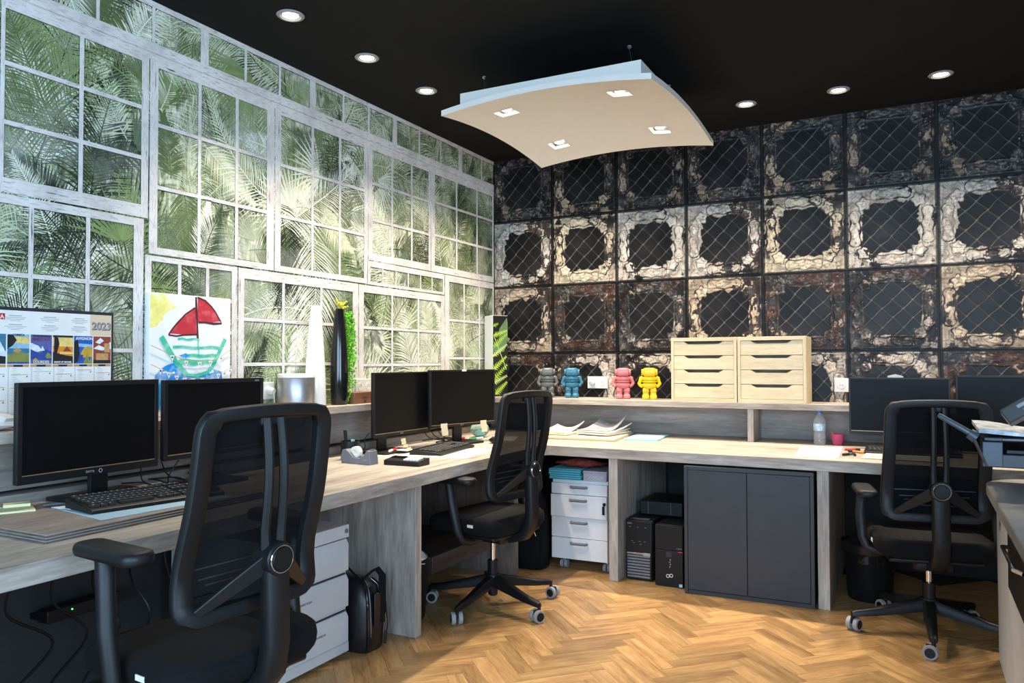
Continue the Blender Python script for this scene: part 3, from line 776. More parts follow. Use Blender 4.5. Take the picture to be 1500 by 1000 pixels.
# ------------------------------------------------------------------ office chairs
def make_chair():
    t = thing('office_chair', 'x', 'chair', (0, 0, 0))
    A0 = 45
    # castors and star base
    for k in range(5):
        a = R(A0+72*k); d = Vector((cos(a), sin(a), 0)); p = Vector((-sin(a), cos(a), 0))
        m = MB(); rings = []
        for r, z, w_, h_ in ((.02, .135, .028, .026), (.12, .115, .024, .022), (.24, .092, .019, .016), (.325, .082, .016, .012), (.338, .078, .012, .010)):
            c = d*r+Vector((0, 0, z))
            rings.append([tuple(c+p*w_*x+Vector((0, 0, h_*y))) for x, y in ((-1, -1), (1, -1), (1, .4), (.6, 1), (-.6, 1), (-1, .4))])
        m.loft(rings); m.build('base_leg', 'black', t, sharp=50)
        c = d*.335; ca = R(A0+72*k+60+37*k); ax = Vector((cos(ca), sin(ca), 0)); off = Vector((-sin(ca), cos(ca), 0))*.012
        fk = MB(); fk.cyl(c+Vector((0, 0, .085)), c+Vector((0, 0, .05)), .008, n=8)
        fk.box(tuple(c+off+Vector((0, 0, .045))), (.016, .035, .026), ca)
        fo = fk.build('castor', 'black', t)
        for sgn in (-1, 1):
            q = c+off+ax*sgn*.017+Vector((0, 0, .030))
            w_ = MB(); w_.tube([q-ax*.010, q-ax*.008, q+ax*.008, q+ax*.010], [.0285, .030, .030, .0285], 20, mi=0)
            e = q+ax*sgn*.0102; w_.tube([e-ax*.001, e+ax*.001], [.021, .019], 16, mi=1)
            w_.build('wheel', ['casterrim', 'black'], fo)
    m = MB(); m.lathe([(.018, .055), (.024, .06), (.026, .10), (.036, .112), (.038, .155), (.032, .165)], n=20); m.lathe([(.027, .165), (.027, .235)], n=18)
    m.build('base_hub', 'black', t)
    MB().lathe([(.014, .23), (.014, .36)], n=16).build('gas_column', 'chrome', t)
    m = MB(); m.rslab((0, -.01, .365), (.17, .24, .05), .03, .01); m.build('mechanism', 'black', t)
    m = MB(); m.cyl((.09, .04, .36), (.22, .05, .355), .007); m.ball((.235, .05, .355), (.022, .014, .010)); m.build('tilt_lever', 'black', t)
    # seat
    def sy(u): return u
    m = MB()
    rings = []
    for z, ins in ((.392, .04), (.398, .018), (.415, .004), (.44, 0), (.462, .004), (.478, .022), (.484, .06)):
        o = []; hx, hy, rr = .245-ins, .235-ins, max(.10-ins, .03)
        for cx, cy, a0 in ((1, 1, 0), (-1, 1, 90), (-1, -1, 180), (1, -1, 270)):
            for k in range(7):
                a = R(a0+15*k); x = cx*(hx-rr)+rr*cos(a); y = cy*(hy-rr)+rr*sin(a)
                o.append((x, y+.035, z-.03*max(0, (y-.10)/.13)**2+.012*(abs(x)/.24)**2))
        rings.append(o)
    m.loft(rings); so = m.build('seat', 'fabric', t, sharp=60)
    tg = MB(); tg.box((-.2455, -.06, .452), (.003, .035, .014)); lt = tg.build('seat_tag', 'paper', so)
    MB().box((0, .02, .388), (.38, .36, .02)).build('seat_pan', 'black', t, bevel=.008)
    # backrest: frame loop, mesh, twin spine, knob, braces, bracket
    ZT_, ZB_, YT_, YB_ = 1.078, .582, -.222, -.160
    def by(z):
        f = (z-ZB_)/(ZT_-ZB_); f = min(max(f, -.1), 1.1)
        return YB_+(YT_-YB_)*f + .030*math.exp(-((f-.22)/.26)**2) - .012*math.exp(-((f+.02)/.08)**2)
    wb, wt_, rc = .196, .184, .042
    path = []
    def hw(z): f = (z-ZB_)/(ZT_-ZB_); return wb+(wt_-wb)*f
    for cx, cz, a0 in ((1, 1, 0), (-1, 1, 90), (-1, -1, 180), (1, -1, 270)):
        z_c = (ZT_-rc) if cz > 0 else (ZB_+rc)
        for k in range(6):
            a = R(a0+18*k); z = z_c+rc*sin(a)
            path.append((cx*(hw(z)-rc)+rc*cos(a), z))
        if a0 in (90, 270):
            for k in range(1, 9):
                z = ZT_-rc-(ZT_-ZB_-2*rc)*k/9 if a0 == 90 else ZB_+rc+(ZT_-ZB_-2*rc)*k/9
                path.append(((-1 if a0 == 90 else 1)*hw(z), z))
        else:
            for k in range(1, 5):
                f = 1-2*k/5
                path.append(((f if a0 == 0 else -f)*(hw(ZT_ if cz > 0 else ZB_)-rc), ZT_ if cz > 0 else ZB_))
    def crown(x, z): return -.020*(1-(x/.2)**2)*(1 if z > .8 else 0)*((z-.8)/.28 if z > .8 else 0)
    P3 = [Vector((x, by(z)+crown(x, z), z+.012*(1-(x/.2)**2)*(1 if z > 1.0 else 0))) for x, z in path]
    m = MB(); K = len(P3); rings = []
    for i in range(K):
        tgt = (P3[(i+1) % K]-P3[i-1]).normalized(); yv = Vector((0, 1, 0)); yv = (yv-tgt*tgt.dot(yv)).normalized(); nv = tgt.cross(yv)
        low = (1.28 if abs(tgt.z) > .6 else .85)+.2*max(0, (.70-P3[i].z)/.2)
        rings.append([tuple(P3[i]+nv*a*low+yv*b) for a, b in ((-.020, -.008), (-.016, -.015), (.010, -.017), (.020, -.010), (.021, .008), (.012, .016), (-.014, .014), (-.020, .006))])
    m.loft(rings, caps=False, closed=True); m.build('back_frame', 'black2', t, sharp=50)
    m = MB(); nu, nv_ = 10, 18; vs = []; fs = []
    for j in range(nv_+1):
        z = ZB_+.004+(ZT_-ZB_-.004)*j/nv_
        for i in range(nu+1):
            x = (2*i/nu-1)*(hw(z)-.004*0); vs.append((x, by(z)+crown(x, z)+.006+.02*(1-(x/.2)**2)*sin(pi*j/nv_), z))
    for j in range(nv_):
        for i in range(nu):
            a = j*(nu+1)+i; fs.append((a, a+1, a+nu+2, a+nu+1))
    m.add(vs, fs); m.build('back_mesh', 'mesh', t)
    KZ, KY = .715, -.246
    for sx in (-1, 1):
        m = MB(); pts = []
        for k in range(9):
            f = k/8; z = 1.07-(1.07-.79)*f
            pts.append((sx*(.021+.004*f), (by(1.07)-.022)*(1-f)+(KY+.004)*f-.012*sin(pi*f), z))
        pts.append((sx*.022, KY+.004, .74))
        m.tube(pts, [.011]*9+[.013], 8, up=(1, 0, 0), asp=1.15); m.build('spine_bar', 'black2', t)
    m = MB(); m.rslab((0, -.228, 1.066), (.07, .03, .03), .012, .006); m.build('spine_head', 'black2', t)
    m = MB(); m.tube([(0, KY-.030, KZ), (0, KY-.026, KZ), (0, KY+.03, KZ)], [.040, .043, .043], 28); kn = m.build('knob_housing', 'black2', t)
    m = MB(); m.tube([(.034*cos(2*pi*k/28), KY-.031, KZ+.034*sin(2*pi*k/28)) for k in range(28)], .0019, 6, closed=True); m.build('knob_ring', 'chrome', kn)
    m = MB(); m.tube([(0, KY-.030, KZ), (0, KY-.034, KZ)], [.030, .028], 24); m.build('knob_face', 'black', kn)
    for sx in (-1, 1):
        m = MB(); a = Vector((sx*.02, KY-.004, KZ-.005)); b = Vector((sx*.168, by(.60)-.012, .600)); dv = (b-a).normalized(); up = Vector((0, 1, 0)); up = (up-dv*dv.dot(up)).normalized(); sd = dv.cross(up)
        m.loft([[tuple(c+sd*wd*x+up*.007*y) for x, y in ((-1, -1), (1, -1), (1, 1), (-1, 1))] for c, wd in ((a, .026), (a.lerp(b, .5), .020), (b, .012))])
        m.build('back_brace', 'black2', t, bevel=.003)
    m = MB(); rings = []
    for y, z, w_, th in ((KY-.002, .725, .034, .020), (KY-.004, .62, .034, .022), (KY-.006, .50, .033, .024), (-.238, .43, .032, .026), (-.20, .385, .032, .024), (-.13, .362, .034, .020), (-.03, .360, .036, .018)):
        rings.append((y, z, w_, th))
    RR = []
    for i, (y, z, w_, th) in enumerate(rings):
        y0, z0 = rings[max(i-1, 0)][:2]; y1, z1 = rings[min(i+1, len(rings)-1)][:2]
        tv = Vector((0, y1-y0, z1-z0)).normalized(); nn = Vector((0, -tv.z, tv.y))
        c = Vector((0, y, z)); RR.append([tuple(c+Vector((w_*a, 0, 0))+nn*th*b) for a, b in ((-1, -.7), (-.8, -1), (.8, -1), (1, -.7), (1, .7), (.8, 1), (-.8, 1), (-1, .7))])
    m.loft(RR); m.build('back_bracket', 'black2', t, sharp=50)
    # lumbar pad slots seen through the mesh
    m = MB()
    for z, hwid in ((.70, .165), (.672, .14), (.655, .12), (.632, .15)): m.box((0, by(z)+.012, z), (2*hwid, .004, .004))
    m.build('lumbar_ribs', plain('rib_black', (.03, .03, .033), .4), t)
    return t
def add_arms(t, top):
    for sx in (-1, 1):
        m = MB(); zc = top-.035
        m.tube([(sx*.12, -.03, .372), (sx*.21, -.03, .366), (sx*.262, -.024, .382), (sx*.280, -.012, .425), (sx*.284, .018, (zc+.43)/2), (sx*.270, .055, zc)], [.014, .014, .015, .016, .0185, .0185], 12, asp=1.25)
        m.build('armrest_post', 'black2', t)
        p = MB(); p.rslab((sx*.262, .033, top-.018), (.088, .265, .034), .036, .012); p.build('armrest_pad', 'black2', t, sharp=60)
ch = make_chair()
def place_chair(o, x, y, th, label, arm, dz=0.):
    o.location = (x, y, 0); o.rotation_euler = (0, 0, R(th-90)); o['label'] = label; o['group'] = 'black mesh office chairs'
    for c in o.children:
        if c.name.split('.')[0] not in ('base_leg', 'castor', 'base_hub'): c.location.z += dz
    add_arms(o, arm)
cb = dup(ch, (0, 0, 0), 0, 'x'); cc = dup(ch, (0, 0, 0), 0, 'x')
place_chair(ch, 1.183, -3.728, 174.2, 'black mesh swivel chair in the foreground at the near left desk', .80, .038)
place_chair(cb, .953, -1.743, 169.4, 'black mesh swivel chair facing the far left desk by the corner', .689)
place_chair(cc, 2.93, -1.189, 100.8, 'black mesh swivel chair at the right desk, beside the printer', .655, -.026)
# ------------------------------------------------------------------ monitors
def monitor(label, loc, rz, wdt, zb, zt, base_z, foot=(.24, .20), neck_x=0., chin=.022, bez=.012, logo=None, thick=.045, tilt=0, rimmat='rim'):
    t = thing('monitor', label, 'monitor', (loc[0], loc[1], base_z), rz, 'desktop monitors')
    b, h = zb-base_z, zt-base_z; w2 = wdt/2
    m = MB()
    m.b2((-w2, 0, b), (w2, .018, h)); m.build('housing', 'black', t, bevel=.003)
    m = MB(); rings = [[(-w2*s_, y, b+(h-b)*(.5-.5*s_)), (w2*s_, y, b+(h-b)*(.5-.5*s_)), (w2*s_, y, h-(h-b)*(.5-.5*s_)), (-w2*s_, y, h-(h-b)*(.5-.5*s_))] for s_, y in ((.96, .0185), (.8, .034), (.55, thick))]
    m.loft(rings); m.build('back_cover', 'black2', t, bevel=.004)
    # bezel ring with screen set back inside it
    m = MB(); e = bez
    m.b2((-w2, -.006, b), (w2, -.0005, b+chin)); m.b2((-w2, -.006, h-e), (w2, -.0005, h)); m.b2((-w2, -.006, b+chin), (-w2+e, -.0005, h-e)); m.b2((w2-e, -.006, b+chin), (w2, -.0005, h-e))
    m.build('bezel', 'black', t, bevel=.001)
    MB().b2((-w2+e, -.0035, b+chin), (w2-e, -.0006, h-e)).build('screen', 'screen', t)
    m = MB(); m.b2((-w2+e, -.0072, b+chin-.0035), (w2-e, -.0035, b+chin-.0005)); m.build('screen_edge', rimmat, t)
    hN = (b+h)/2
    m = MB(); m.b2((neck_x-.035, .046, .012), (neck_x+.035, .066, hN)); m.box((neck_x, .052, hN), (.10, .022, .10)); m.build('stand_neck', 'black', t, bevel=.004)
    m = MB(); m.rslab((neck_x, .03, .007), (foot[0], foot[1], .012), .02, .003); m.build('stand_foot', 'black', t)
    if logo: lettering('logo', logo, .016, 'inkgrey', t, (-.03, -.0064, b+chin*.5-.004), (1, 0, 0), (0, 0, 1))
    return t
ma = monitor('black monitor at the left edge, left of the near pair, with a pale logo', (.335, -3.509, 0), R(91.5), .527, .858, 1.186, .773, (.30, .20), .06, .030, .016, 'terra')
m_ = MB(); m_.tube([(.026+.006*cos(a*pi/8), -.0064, .0985+.006*sin(a*pi/8)) for a in range(16)], .0013, 5, closed=True); m_.build('logo_ring', 'inkgrey', ma)
mb_ = monitor('black monitor behind the foreground chair, right one of the near pair', (.305, -2.945, 0), R(90.5), .515, .868, 1.181, DT, (.24, .20), 0, .022, .016, None)
lettering('logo', 'ASUS', .011, 'inkgrey', mb_, (.205, -.0064, .416), (1, 0, 0), (0, 0, 1))
mc = monitor('black monitor of the far left desk, standing behind the paper stack', (.315, -1.638, 0), R(88), .515, .838, 1.191, DT, (.26, .22), -.12, .022, .008, 'acer')
md = monitor('black monitor at the far left desk, with cream notes on its lower edge', (.437, -1.178, 0), R(76.3), .559, .858, 1.200, DT, (.24, .20), 0, .018, .010, 'acer')
me_ = monitor('black monitor at the right desk beside the wall socket', (2.805, -.42, 0), R(0), .506, .832, 1.154, DT, (.24, .20), .03, .022, .010, None)
mf = monitor('black monitor at the right edge, partly behind the printer', (3.36, -.43, 0), R(-3), .555, .83, 1.168, DT, (.24, .20), 0, .022, .010, None)
# notes stuck on monitors
def note(label, mat, lo, hi, parent=None, rz=0, loc=(0, 0, 0)):
    o = MB().b2(lo, hi).build('sticky_note', mat, parent); return o
for px in (-.17, .17):
    m = MB()
    for k in range(3): m.b2((px-.028+.003*k, -.0085-.003*k, .132-.024*k-.024), (px+.026+.001*k, -.0078-.003*k, .132-.024*k))
    o = m.build('sticky_note', 'cream', None); o.parent = None
    o.matrix_world = Matrix.Translation((.437, -1.178, DT)) @ Matrix.Rotation(R(76.3), 4, 'Z')
    tag(o, 'cream sticky note hanging from the monitor edge, %s' % ('left of the stand' if px < 0 else 'right of the stand above the glass ball'), 'note', 'cream sticky notes')
m = MB(); m.b2((-.018, -.0086, .440), (.018, -.0066, .452)); o = m.build('webcam_cover', 'paper', md); 

# ------------------------------------------------------------------ keyboards
def keyboard(label, loc, rz, wdt=.445, dep=.17, back=.032, z=DT):
    t = thing('keyboard', label, 'keyboard', (loc[0], loc[1], z), rz, 'black computer keyboards')
    m = MB(); prof = [(-dep/2, 0), (dep/2, 0), (dep/2, back), (dep/2-.012, back+.003), (-dep/2+.006, .014), (-dep/2, .010)]
    m.prism(prof, lambda a, b, d: (-wdt/2+d, a, b), wdt); m.build('keyboard_case', 'black', t, bevel=.002)
    k = MB(); sl_ = (back+.003-.014)/(dep-.018)
    rows = [(.058, 15, 0, .0), (.030, 15, .0, 0), (.011, 15, .004, 0), (-.008, 14, .008, 0), (-.027, 14, .012, 0), (-.046, 12, 0, 0)]
    rnd = random.Random(3)
    for ri, (y, n_, off, _) in enumerate(rows):
        y = y*dep/.15
        z = .014+(y+dep/2-.006)*sl_
        x0, x1 = -wdt/2+.012+off, wdt*.17
        if ri == 5: ks = [(-.205, .025), (-.178, .022), (-.152, .022), (-.07, .11), (.015, .022), (.04, .022), (.066, .025)]
        else: ks = [(x0+(x1-x0)*(i+.5)/n_, (x1-x0)/n_-.002) for i in range(n_)]
        ks += [(wdt*.21+.019*i, .0165) for i in range(3)] if ri != 3 else []
        ks += [(wdt*.355+.018*i, .0155) for i in range(4)] if ri else []
        for x, kw in ks:
            k.box((x, y, z+.0035), (kw, .016*dep/.15, .007), mi=0)
            if ri != 5 or kw < .05: k.box((x-.002, y+.002, z+.0073), (.005, .004, .0006), mi=1)
    o = k.build('keys', ['key', 'keytop'], t); o['kind'] = 'stuff'
    return t
keyboard('black keyboard on the blue sheet at the near left desk', (.545, -3.445, 0), R(79.6), .46, .19, .030, .7745)
keyboard('black keyboard on white papers at the far left desk', (.545, -1.575, 0), R(98), .455, .19, .022, DT+.0025)
keyboard('black keyboard behind the chair at the right desk', (2.87, -.60, 0), R(-1), .46, .16, .022, DT)
def mouse(label, x, y, rz, z):
    t = thing('computer_mouse', label, 'mouse', (x, y, z), rz)
    m = MB(); m.ball((0, 0, .014), (.032, .055, .020), 14, 8); m.build('shell', 'black', t)
    MB().tube([(0, .020, .0335), (0, .036, .030)], .004, 8).build('scroll_wheel', 'grey', t)
mouse('black mouse beside the paper at the far left desk', .62, -1.10, R(70), DT+.006)

# ------------------------------------------------------------------ things on the near left desk
bd = thing('wooden_board', 'grey laminate sample boards lying on the near left desk', 'board', (0, 0, 0))
for i in range(3):
    m = MB(); lo = (.20+.004*i, -3.925+.003*i, DT+.0005+.0075*i); hi = (.752-.003*i, -3.12, DT+.0075+.0075*i)
    m.b2(lo, (hi[0], hi[1], hi[2]-.0022), 1); m.b2((lo[0], lo[1], hi[2]-.0021), hi, 0); m.build('board_layer', ['board', 'board_edge'], bd, bevel=.0006)
def sheet(name, label, cat, mat, pts, z, t=.0012, group=None):
    o = MB().prism(pts, lambda a, b, d: (a, b, z+d), t).build(name, mat, sharp=0); return tag(o, label, cat, group)
BZ = .7733
sheet('plastic_folder', 'light blue folder lying under the near left keyboard', 'folder', 'pale_blue', [(.295, -3.655), (.695, -3.722), (.735, -3.25), (.33, -3.20)], BZ, .001)
n1 = thing('note_sheet', 'white note paper peeking out left of the near keyboard', 'paper', (0, 0, 0))
MB().prism([(.33, -3.67), (.45, -3.66), (.43, -3.60), (.33, -3.60)], lambda a, b, d: (a, b, BZ+.0011+d), .001).build('paper_sheet', 'paper', n1, sharp=0)
pn = thing('pen', 'dark slim pen on the note beside the near keyboard', 'pen', (.372, -3.635, BZ+.0058), R(70))
MB().tube([(-.06, 0, 0), (-.05, 0, 0), (.06, 0, 0)], [.001, .0036, .0036], 8).build('barrel', 'ink', pn)
MB().tube([(.035, 0, .0035), (.058, 0, .0045)], .0012, 6).build('clip', 'chrome', pn)
sheet('sticky_pad', 'flat yellow sticky pad at the left edge of the near desk', 'note', 'yellow', [(.325, -3.82), (.37, -3.725), (.27, -3.68), (.225, -3.78)], BZ, .006)
m = MB(); m.prism([(.262, -3.765), (.30, -3.70), (.262, -3.68), (.225, -3.745)], lambda a, b, d: (a, b, BZ+.0066+d), .009); tag(m.build('sticky_pad', 'yellow', sharp=0), 'small thick yellow sticky pad on top of the flat one', 'note')
sheet('paper_strip', 'white narrow paper strip behind the near left keyboard', 'paper', 'paper', [(.30, -3.33), (.325, -3.17), (.36, -3.17), (.34, -3.33)], BZ, .001)
def cable(label, pts, r=.003, mat='black', group=None, name='cable', res=6):
    P = [Vector(p) for p in pts]; out = []
    for i in range(len(P)-1):
        a, b, c, d = P[max(i-1, 0)], P[i], P[i+1], P[min(i+2, len(P)-1)]
        for k in range(res):
            u = k/res; out.append(tuple(.5*((2*b)+(c-a)*u+(2*a-5*b+4*c-d)*u*u+(3*b-a-3*c+d)*u**3)))
    out.append(tuple(P[-1]))
    return tag(MB().tube(out, r, 6).build(name, mat), label, 'cable', group)
CN = ('leftmost', 'second', 'third', 'rightmost')
for k, (y0, dy) in enumerate(((-3.27, .02), (-3.18, .05), (-3.10, -.03), (-2.98, .04))):
    cable('thin black cable behind the near left keyboard, %s of four' % CN[k], [(.27, y0, .86), (.25, y0+dy, .80), (.28, y0+dy*2, .779), (.22, y0+dy*2, .785), (.13, y0+dy, .778)], .0028, group='cables behind the near monitors')

# ------------------------------------------------------------------ far left desk
def tape():
    t = thing('tape_dispenser', 'grey tape dispenser with a white roll on the left desk', 'tape dispenser', (.455, -2.195, DT), R(-4))
    prof = [(-.095, 0), (.095, 0), (.092, .028), (.086, .052), (.070, .055), (.052, .034), (.02, .022), (-.02, .026), (-.045, .044), (-.066, .054), (-.088, .052), (-.097, .03)]
    m = MB(); m.prism(prof, lambda a, b, d: (a, -.03+d, b*1.28), .06); m.build('dispenser_body', 'grey', t, bevel=.003)
    m = MB(); n = 28
    for rr in (0,): m.loft([[(-.022+r_*cos(2*pi*k/n), y, .054+r_*.95*sin(2*pi*k/n)) for k in range(n)] for r_, y in ((.014, -.012), (.030, -.012), (.030, .012), (.014, .012))], caps=False, closed=True)
    m.build('tape_roll', 'paper', t)
    MB().box((.08, 0, .072), (.004, .03, .006)).build('cutter', 'steel', t)
    lettering('marking', 'tape', .012, 'inkgrey', t, (.052, -.0303, .020), (1, 0, 0), (0, 0, 1))
tape()
def calculator():
    t = thing('calculator', 'black desk calculator with pale keys near the desk edge', 'calculator', (.69, -2.135, DT), R(3))
    m = MB(); m.prism([(-.045, 0), (.055, 0), (.055, .032), (.03, .034), (-.045, .024)], lambda a, b, d: (-.10+d, a, b), .20); m.build('case', 'black', t, bevel=.003)
    MB().box((-.05, .018, .0345), (.075, .03, .003), rx=.1).build('display', 'gloss', t)
    k = MB()
    for i in range(5):
        for j in range(3): k.box((.012+.017*i, -.028+.02*j, .0285+.0025*j), (.012, .013, .006))
    k.build('keys', 'paper', t)
calculator()
def pen_cup():
    t = thing('pen_cup', 'black mesh pen cup with pens behind the tape dispenser', 'pen holder', (.31, -2.09, DT))
    m = MB(); n = 24
    m.lathe([(.046, 0), (.048, .01), (.048, .095), (.045, .095), (.045, .006)], n=n, caps=True); m.build('cup', 'black', t)
    for i, (x, y, hgt) in enumerate(((-.02, -.022, .150), (-.008, -.028, .142), (-.026, -.006, .146), (.012, .012, .10), (.02, -.01, .102))):
        p = MB(); p.tube([(x*.6, y*.6, .008), (x, y, hgt)], .0062, 8); p.build('pen', 'black' if i < 3 else 'tealpale', t)
pen_cup()
sheet('paper_sheet', 'white printed sheet under the far left keyboard', 'paper', 'paper', [(.44, -1.90), (.83, -1.80), (.76, -1.38), (.40, -1.47)], DT+.0005, .0015)
sheet('paper_sheet', 'yellow sheet between tape dispenser and monitor base', 'paper', 'cream', [(.335, -1.97), (.47, -1.965), (.40, -1.80), (.30, -1.79)], DT+.0005, .0012)
m = MB(); m.prism([(.33, -1.76), (.44, -1.77), (.41, -1.66), (.36, -1.69)], lambda a, b, d: (a, b, DT+.0145+d), .001); tag(m.build('paper_scrap', 'paper', sharp=0), 'small white paper scrap on the far monitor base', 'paper')
t = thing('marker', 'red marker lying on the far left monitor base', 'marker', (.365, -1.80, DT+.0205), R(105))
MB().tube([(-.05, 0, 0), (-.01, 0, 0)], .007, 10).build('cap', 'paper', t); MB().tube([(-.01, 0, 0), (.05, 0, 0), (.056, 0, 0)], [.0075, .0075, .005], 10).build('barrel', 'red', t)
m = MB()
for k in range(4): m.b2((.385+.004*k*k, -1.752, DT+.062-.016*k), (.3865+.004*k*k, -1.712, DT+.078-.016*k))
tag(m.build('sticky_note', 'yellow'), 'yellow sticky note hanging under the left far monitor', 'note')
t = thing('paperweight', 'pale green glass ball paperweight behind the far monitor', 'paperweight', (.335, -.80, DT))
MB().ball((0, 0, .052), (.062, .062, .052), 22, 14).build('glass_ball', 'green_glass', t); MB().ball((.0, .0, .03), (.03, .03, .02), 12, 8).build('inner_swirl', 'tealpale', t)
t = thing('marker', 'white marker with green cap under the far monitor', 'marker', (.40, -.96, DT+.008), R(76))
MB().tube([(-.06, 0, 0), (0, 0, 0)], .0075, 10).build('cap', 'green', t); MB().tube([(0, 0, 0), (.06, 0, 0)], .0075, 10).build('barrel', 'paper', t)
t = thing('marker', 'red marker beside the glass ball paperweight', 'marker', (.27, -.98, DT+.0075), R(60))
MB().tube([(-.055, 0, 0), (-.015, 0, 0)], .0075, 10).build('cap', 'ink', t); MB().tube([(-.015, 0, 0), (.055, 0, 0)], .007, 10).build('barrel', 'red', t)
sheet('envelope', 'white envelope lying right of the glass ball', 'paper', 'paper', [(.52, -.98), (.66, -.94), (.55, -.66), (.42, -.70)], DT+.0005, .003)
for k in range(3):
    cable('black cable coiled under the far left monitors, %s of three' % ('leftmost', 'middle', 'rightmost')[k], [(.23, -1.32+.08*k, .84), (.26, -1.28+.07*k, .785), (.34, -1.24+.05*k, .770), (.25, -1.17+.05*k, .769), (.15, -1.2, .757)], .003, group='cables behind the far monitors')
cable('black cable hanging beside the far left monitor', [(.275, -1.890, .865), (.262, -1.912, .835), (.258, -1.905, .79), (.225, -1.90, .768), (.15, -1.80, .757)], .003)

# ------------------------------------------------------------------ calendar on the left wall
def calendar():
    yR, yL, zT, zB = -3.212, -4.02, 1.450, 1.022
    t = thing('calendar', 'large 2023 wall calendar with travel posters above the near monitors', 'calendar', (.006, yR, zB))
    f = lambda y, z: (y-yR, z-zB)
    def rect(name, y0, y1, z0, z1, x0, x1, mat, par=t):
        a, b = f(y0, z0); c, d = f(y1, z1)
        return MB().b2((x0, a, b), (x1, c, d)).build(name, mat, par, sharp=0)
    rect('board', yL, yR, zB, zT, 0, .010, 'ink'); rect('printed_sheet', yL+.010, yR-.009, zB+.010, zT-.012, .010, .0108, 'paper')
    rect('year_field', -3.311, -3.2215, 1.356, 1.4375, .0108, .0111, plain('beige_print', s2l(226, 200, 170), .7, var=.02))
    lettering('year', '2023', .041, 'ink', t, (.0112, -3.3035-yR, 1.3790-zB), (0, 1, 0), (0, 0, 1), .0004, bold=.0012)
    lettering('year', '2023', .041, 'inkgrey', t, (.0118, -3.3052-yR, 1.3808-zB), (0, 1, 0), (0, 0, 1), .0004, bold=.0007)
    rect('logo_field', -3.70, -3.631, 1.404, 1.426, .0108, .0111, 'red'); lettering('logo', 'CA', .020, 'paper', t, (.0114, -3.662-yR, 1.4075-zB), (0, 1, 0), (0, 0, 1), bold=.0004)
    # address lines
    m = MB(); rnd = random.Random(5)
    for cy in (-3.595, -3.47, -3.355):
        for zc in (1.418, 1.386):
            for k in range(4):
                wl = (.022, .034, .030, .016)[k]*rnd.uniform(.9, 1.1); m.b2((.0108, cy-wl-yR, zc-.006*k-zB), (.0110, cy+wl-yR, zc-.006*k+.0016+.0008*(k == 0)-zB))
    m.build('address_lines', 'inkgrey', t, sharp=0)['kind'] = 'stuff'
    C_ = lambda n, c: plain('print_'+n, s2l(*c), .7, var=.15, vs=60)
    sky = C_('sky', (150, 190, 214)); navy = C_('navy', (40, 74, 150)); org = C_('orange', (226, 138, 32)); och = C_('ochre', (200, 160, 50)); cobalt = C_('cobalt', (32, 92, 178)); rust = C_('rust', (150, 66, 44)); olive = C_('olive', (140, 140, 70)); dark = C_('dark', (32, 28, 30)); snow = C_('snow', (226, 232, 238)); viol = C_('violet', (92, 98, 160)); tan = C_('tan', (196, 150, 96)); yel = C_('yellow', (235, 205, 120)); teal = C_('sea', (60, 120, 150))
    z0, z1 = 1.246, 1.353
    posters = [
      (-3.695, -3.627, dark, [([(0, .55), (1, .5), (1, 1), (0, 1)], teal), ([(.2, .3), (.7, .75), (1, .4), (1, .25)], snow)], [('S', .35, .05, .030, 'paper')]),
      (-3.622, -3.545, sky, [([(0, .72), (1, .68), (1, .90), (0, .92)], yel), ([(0, .30), (1, .36), (1, .52), (0, .52)], teal), ([(0, .05), (1, .02), (1, .34), (.5, .40), (0, .30)], olive), ([(0, .5), (.25, .62), (.42, .80), (.25, .98), (0, .98)], dark), ([(.25, .42), (.42, .55), (.65, .46), (.5, .36)], tan), ([(0, 0), (1, 0), (1, .06), (0, .06)], navy)], [('CORSICA', .5, .945, .010, 'ink')]),
      (-3.540, -3.462, viol, [([(0, .15), (1, .12), (1, .42), (.7, .5), (.4, .34), (0, .62)], navy), ([(0, .72), (.35, .62), (.55, .46), (.3, .40), (0, .5)], snow), ([(.45, .44), (.55, .62), (.66, .46)], snow), ([(.7, .26), (.8, .4), (.95, .32), (1, .2), (.75, .18)], olive), ([(.1, .14), (.25, .2), (.35, .12), (.2, .06)], och)], [('TELEPHERIQUE', .5, .93, .010, 'ink'), ('BREZOUT', .5, .80, .0155, 'redcloth'), ('LOURDES', .5, .02, .0135, 'yellow')]),
      (-3.458, -3.380, org, [([(0, .62), (1, .60), (1, .95), (0, .95)], yel), ([(0, 0), (1, 0), (1, .26), (.6, .30), (.3, .36), (0, .42)], dark), ([(.35, .34), (1, .34), (1, .40), (.35, .42)], yel), ([(.5, .44), (.68, .62), (.75, .58), (.92, .44)], rust), ([(.06, .4), (.2, .38), (.32, .7), (.25, .92), (.06, .95)], dark), ([(0, .93), (1, .93), (1, 1), (0, 1)], dark)], [('MONT ST MICHEL', .5, .03, .0085, 'paper')]),
      (-3.376, -3.301, cobalt, [([(0, .62), (1, .58), (1, .70), (0, .74)], sky), ([(.35, .36), (.55, .58), (.75, .62), (1, .55), (1, .25), (.5, .22)], och), ([(0, 0), (.3, .1), (.28, .55), (.2, .86), (0, .80)], dark), ([(.5, .02), (.7, .34), (.85, .1), (1, .3), (1, 0), (.5, 0)], olive), ([(.2, .06), (.45, .12), (.5, .32), (.28, .3)], navy)], [('AVIGNON', .55, .86, .015, 'paper')]),
      (-3.297, -3.223, rust, [([(0, .55), (.3, .68), (.6, .60), (1, .82), (1, .55), (.5, .48)], snow), ([(.1, .78), (.4, .95), (.6, .84), (.35, .72)], snow), ([(.62, .42), (.62, .75), (.94, .75), (.94, .42)], tan), ([(.15, .12), (.15, .38), (.85, .38), (.85, .12)], tan), ([(0, 0), (1, 0), (1, .13), (0, .13)], dark)], []),
    ]
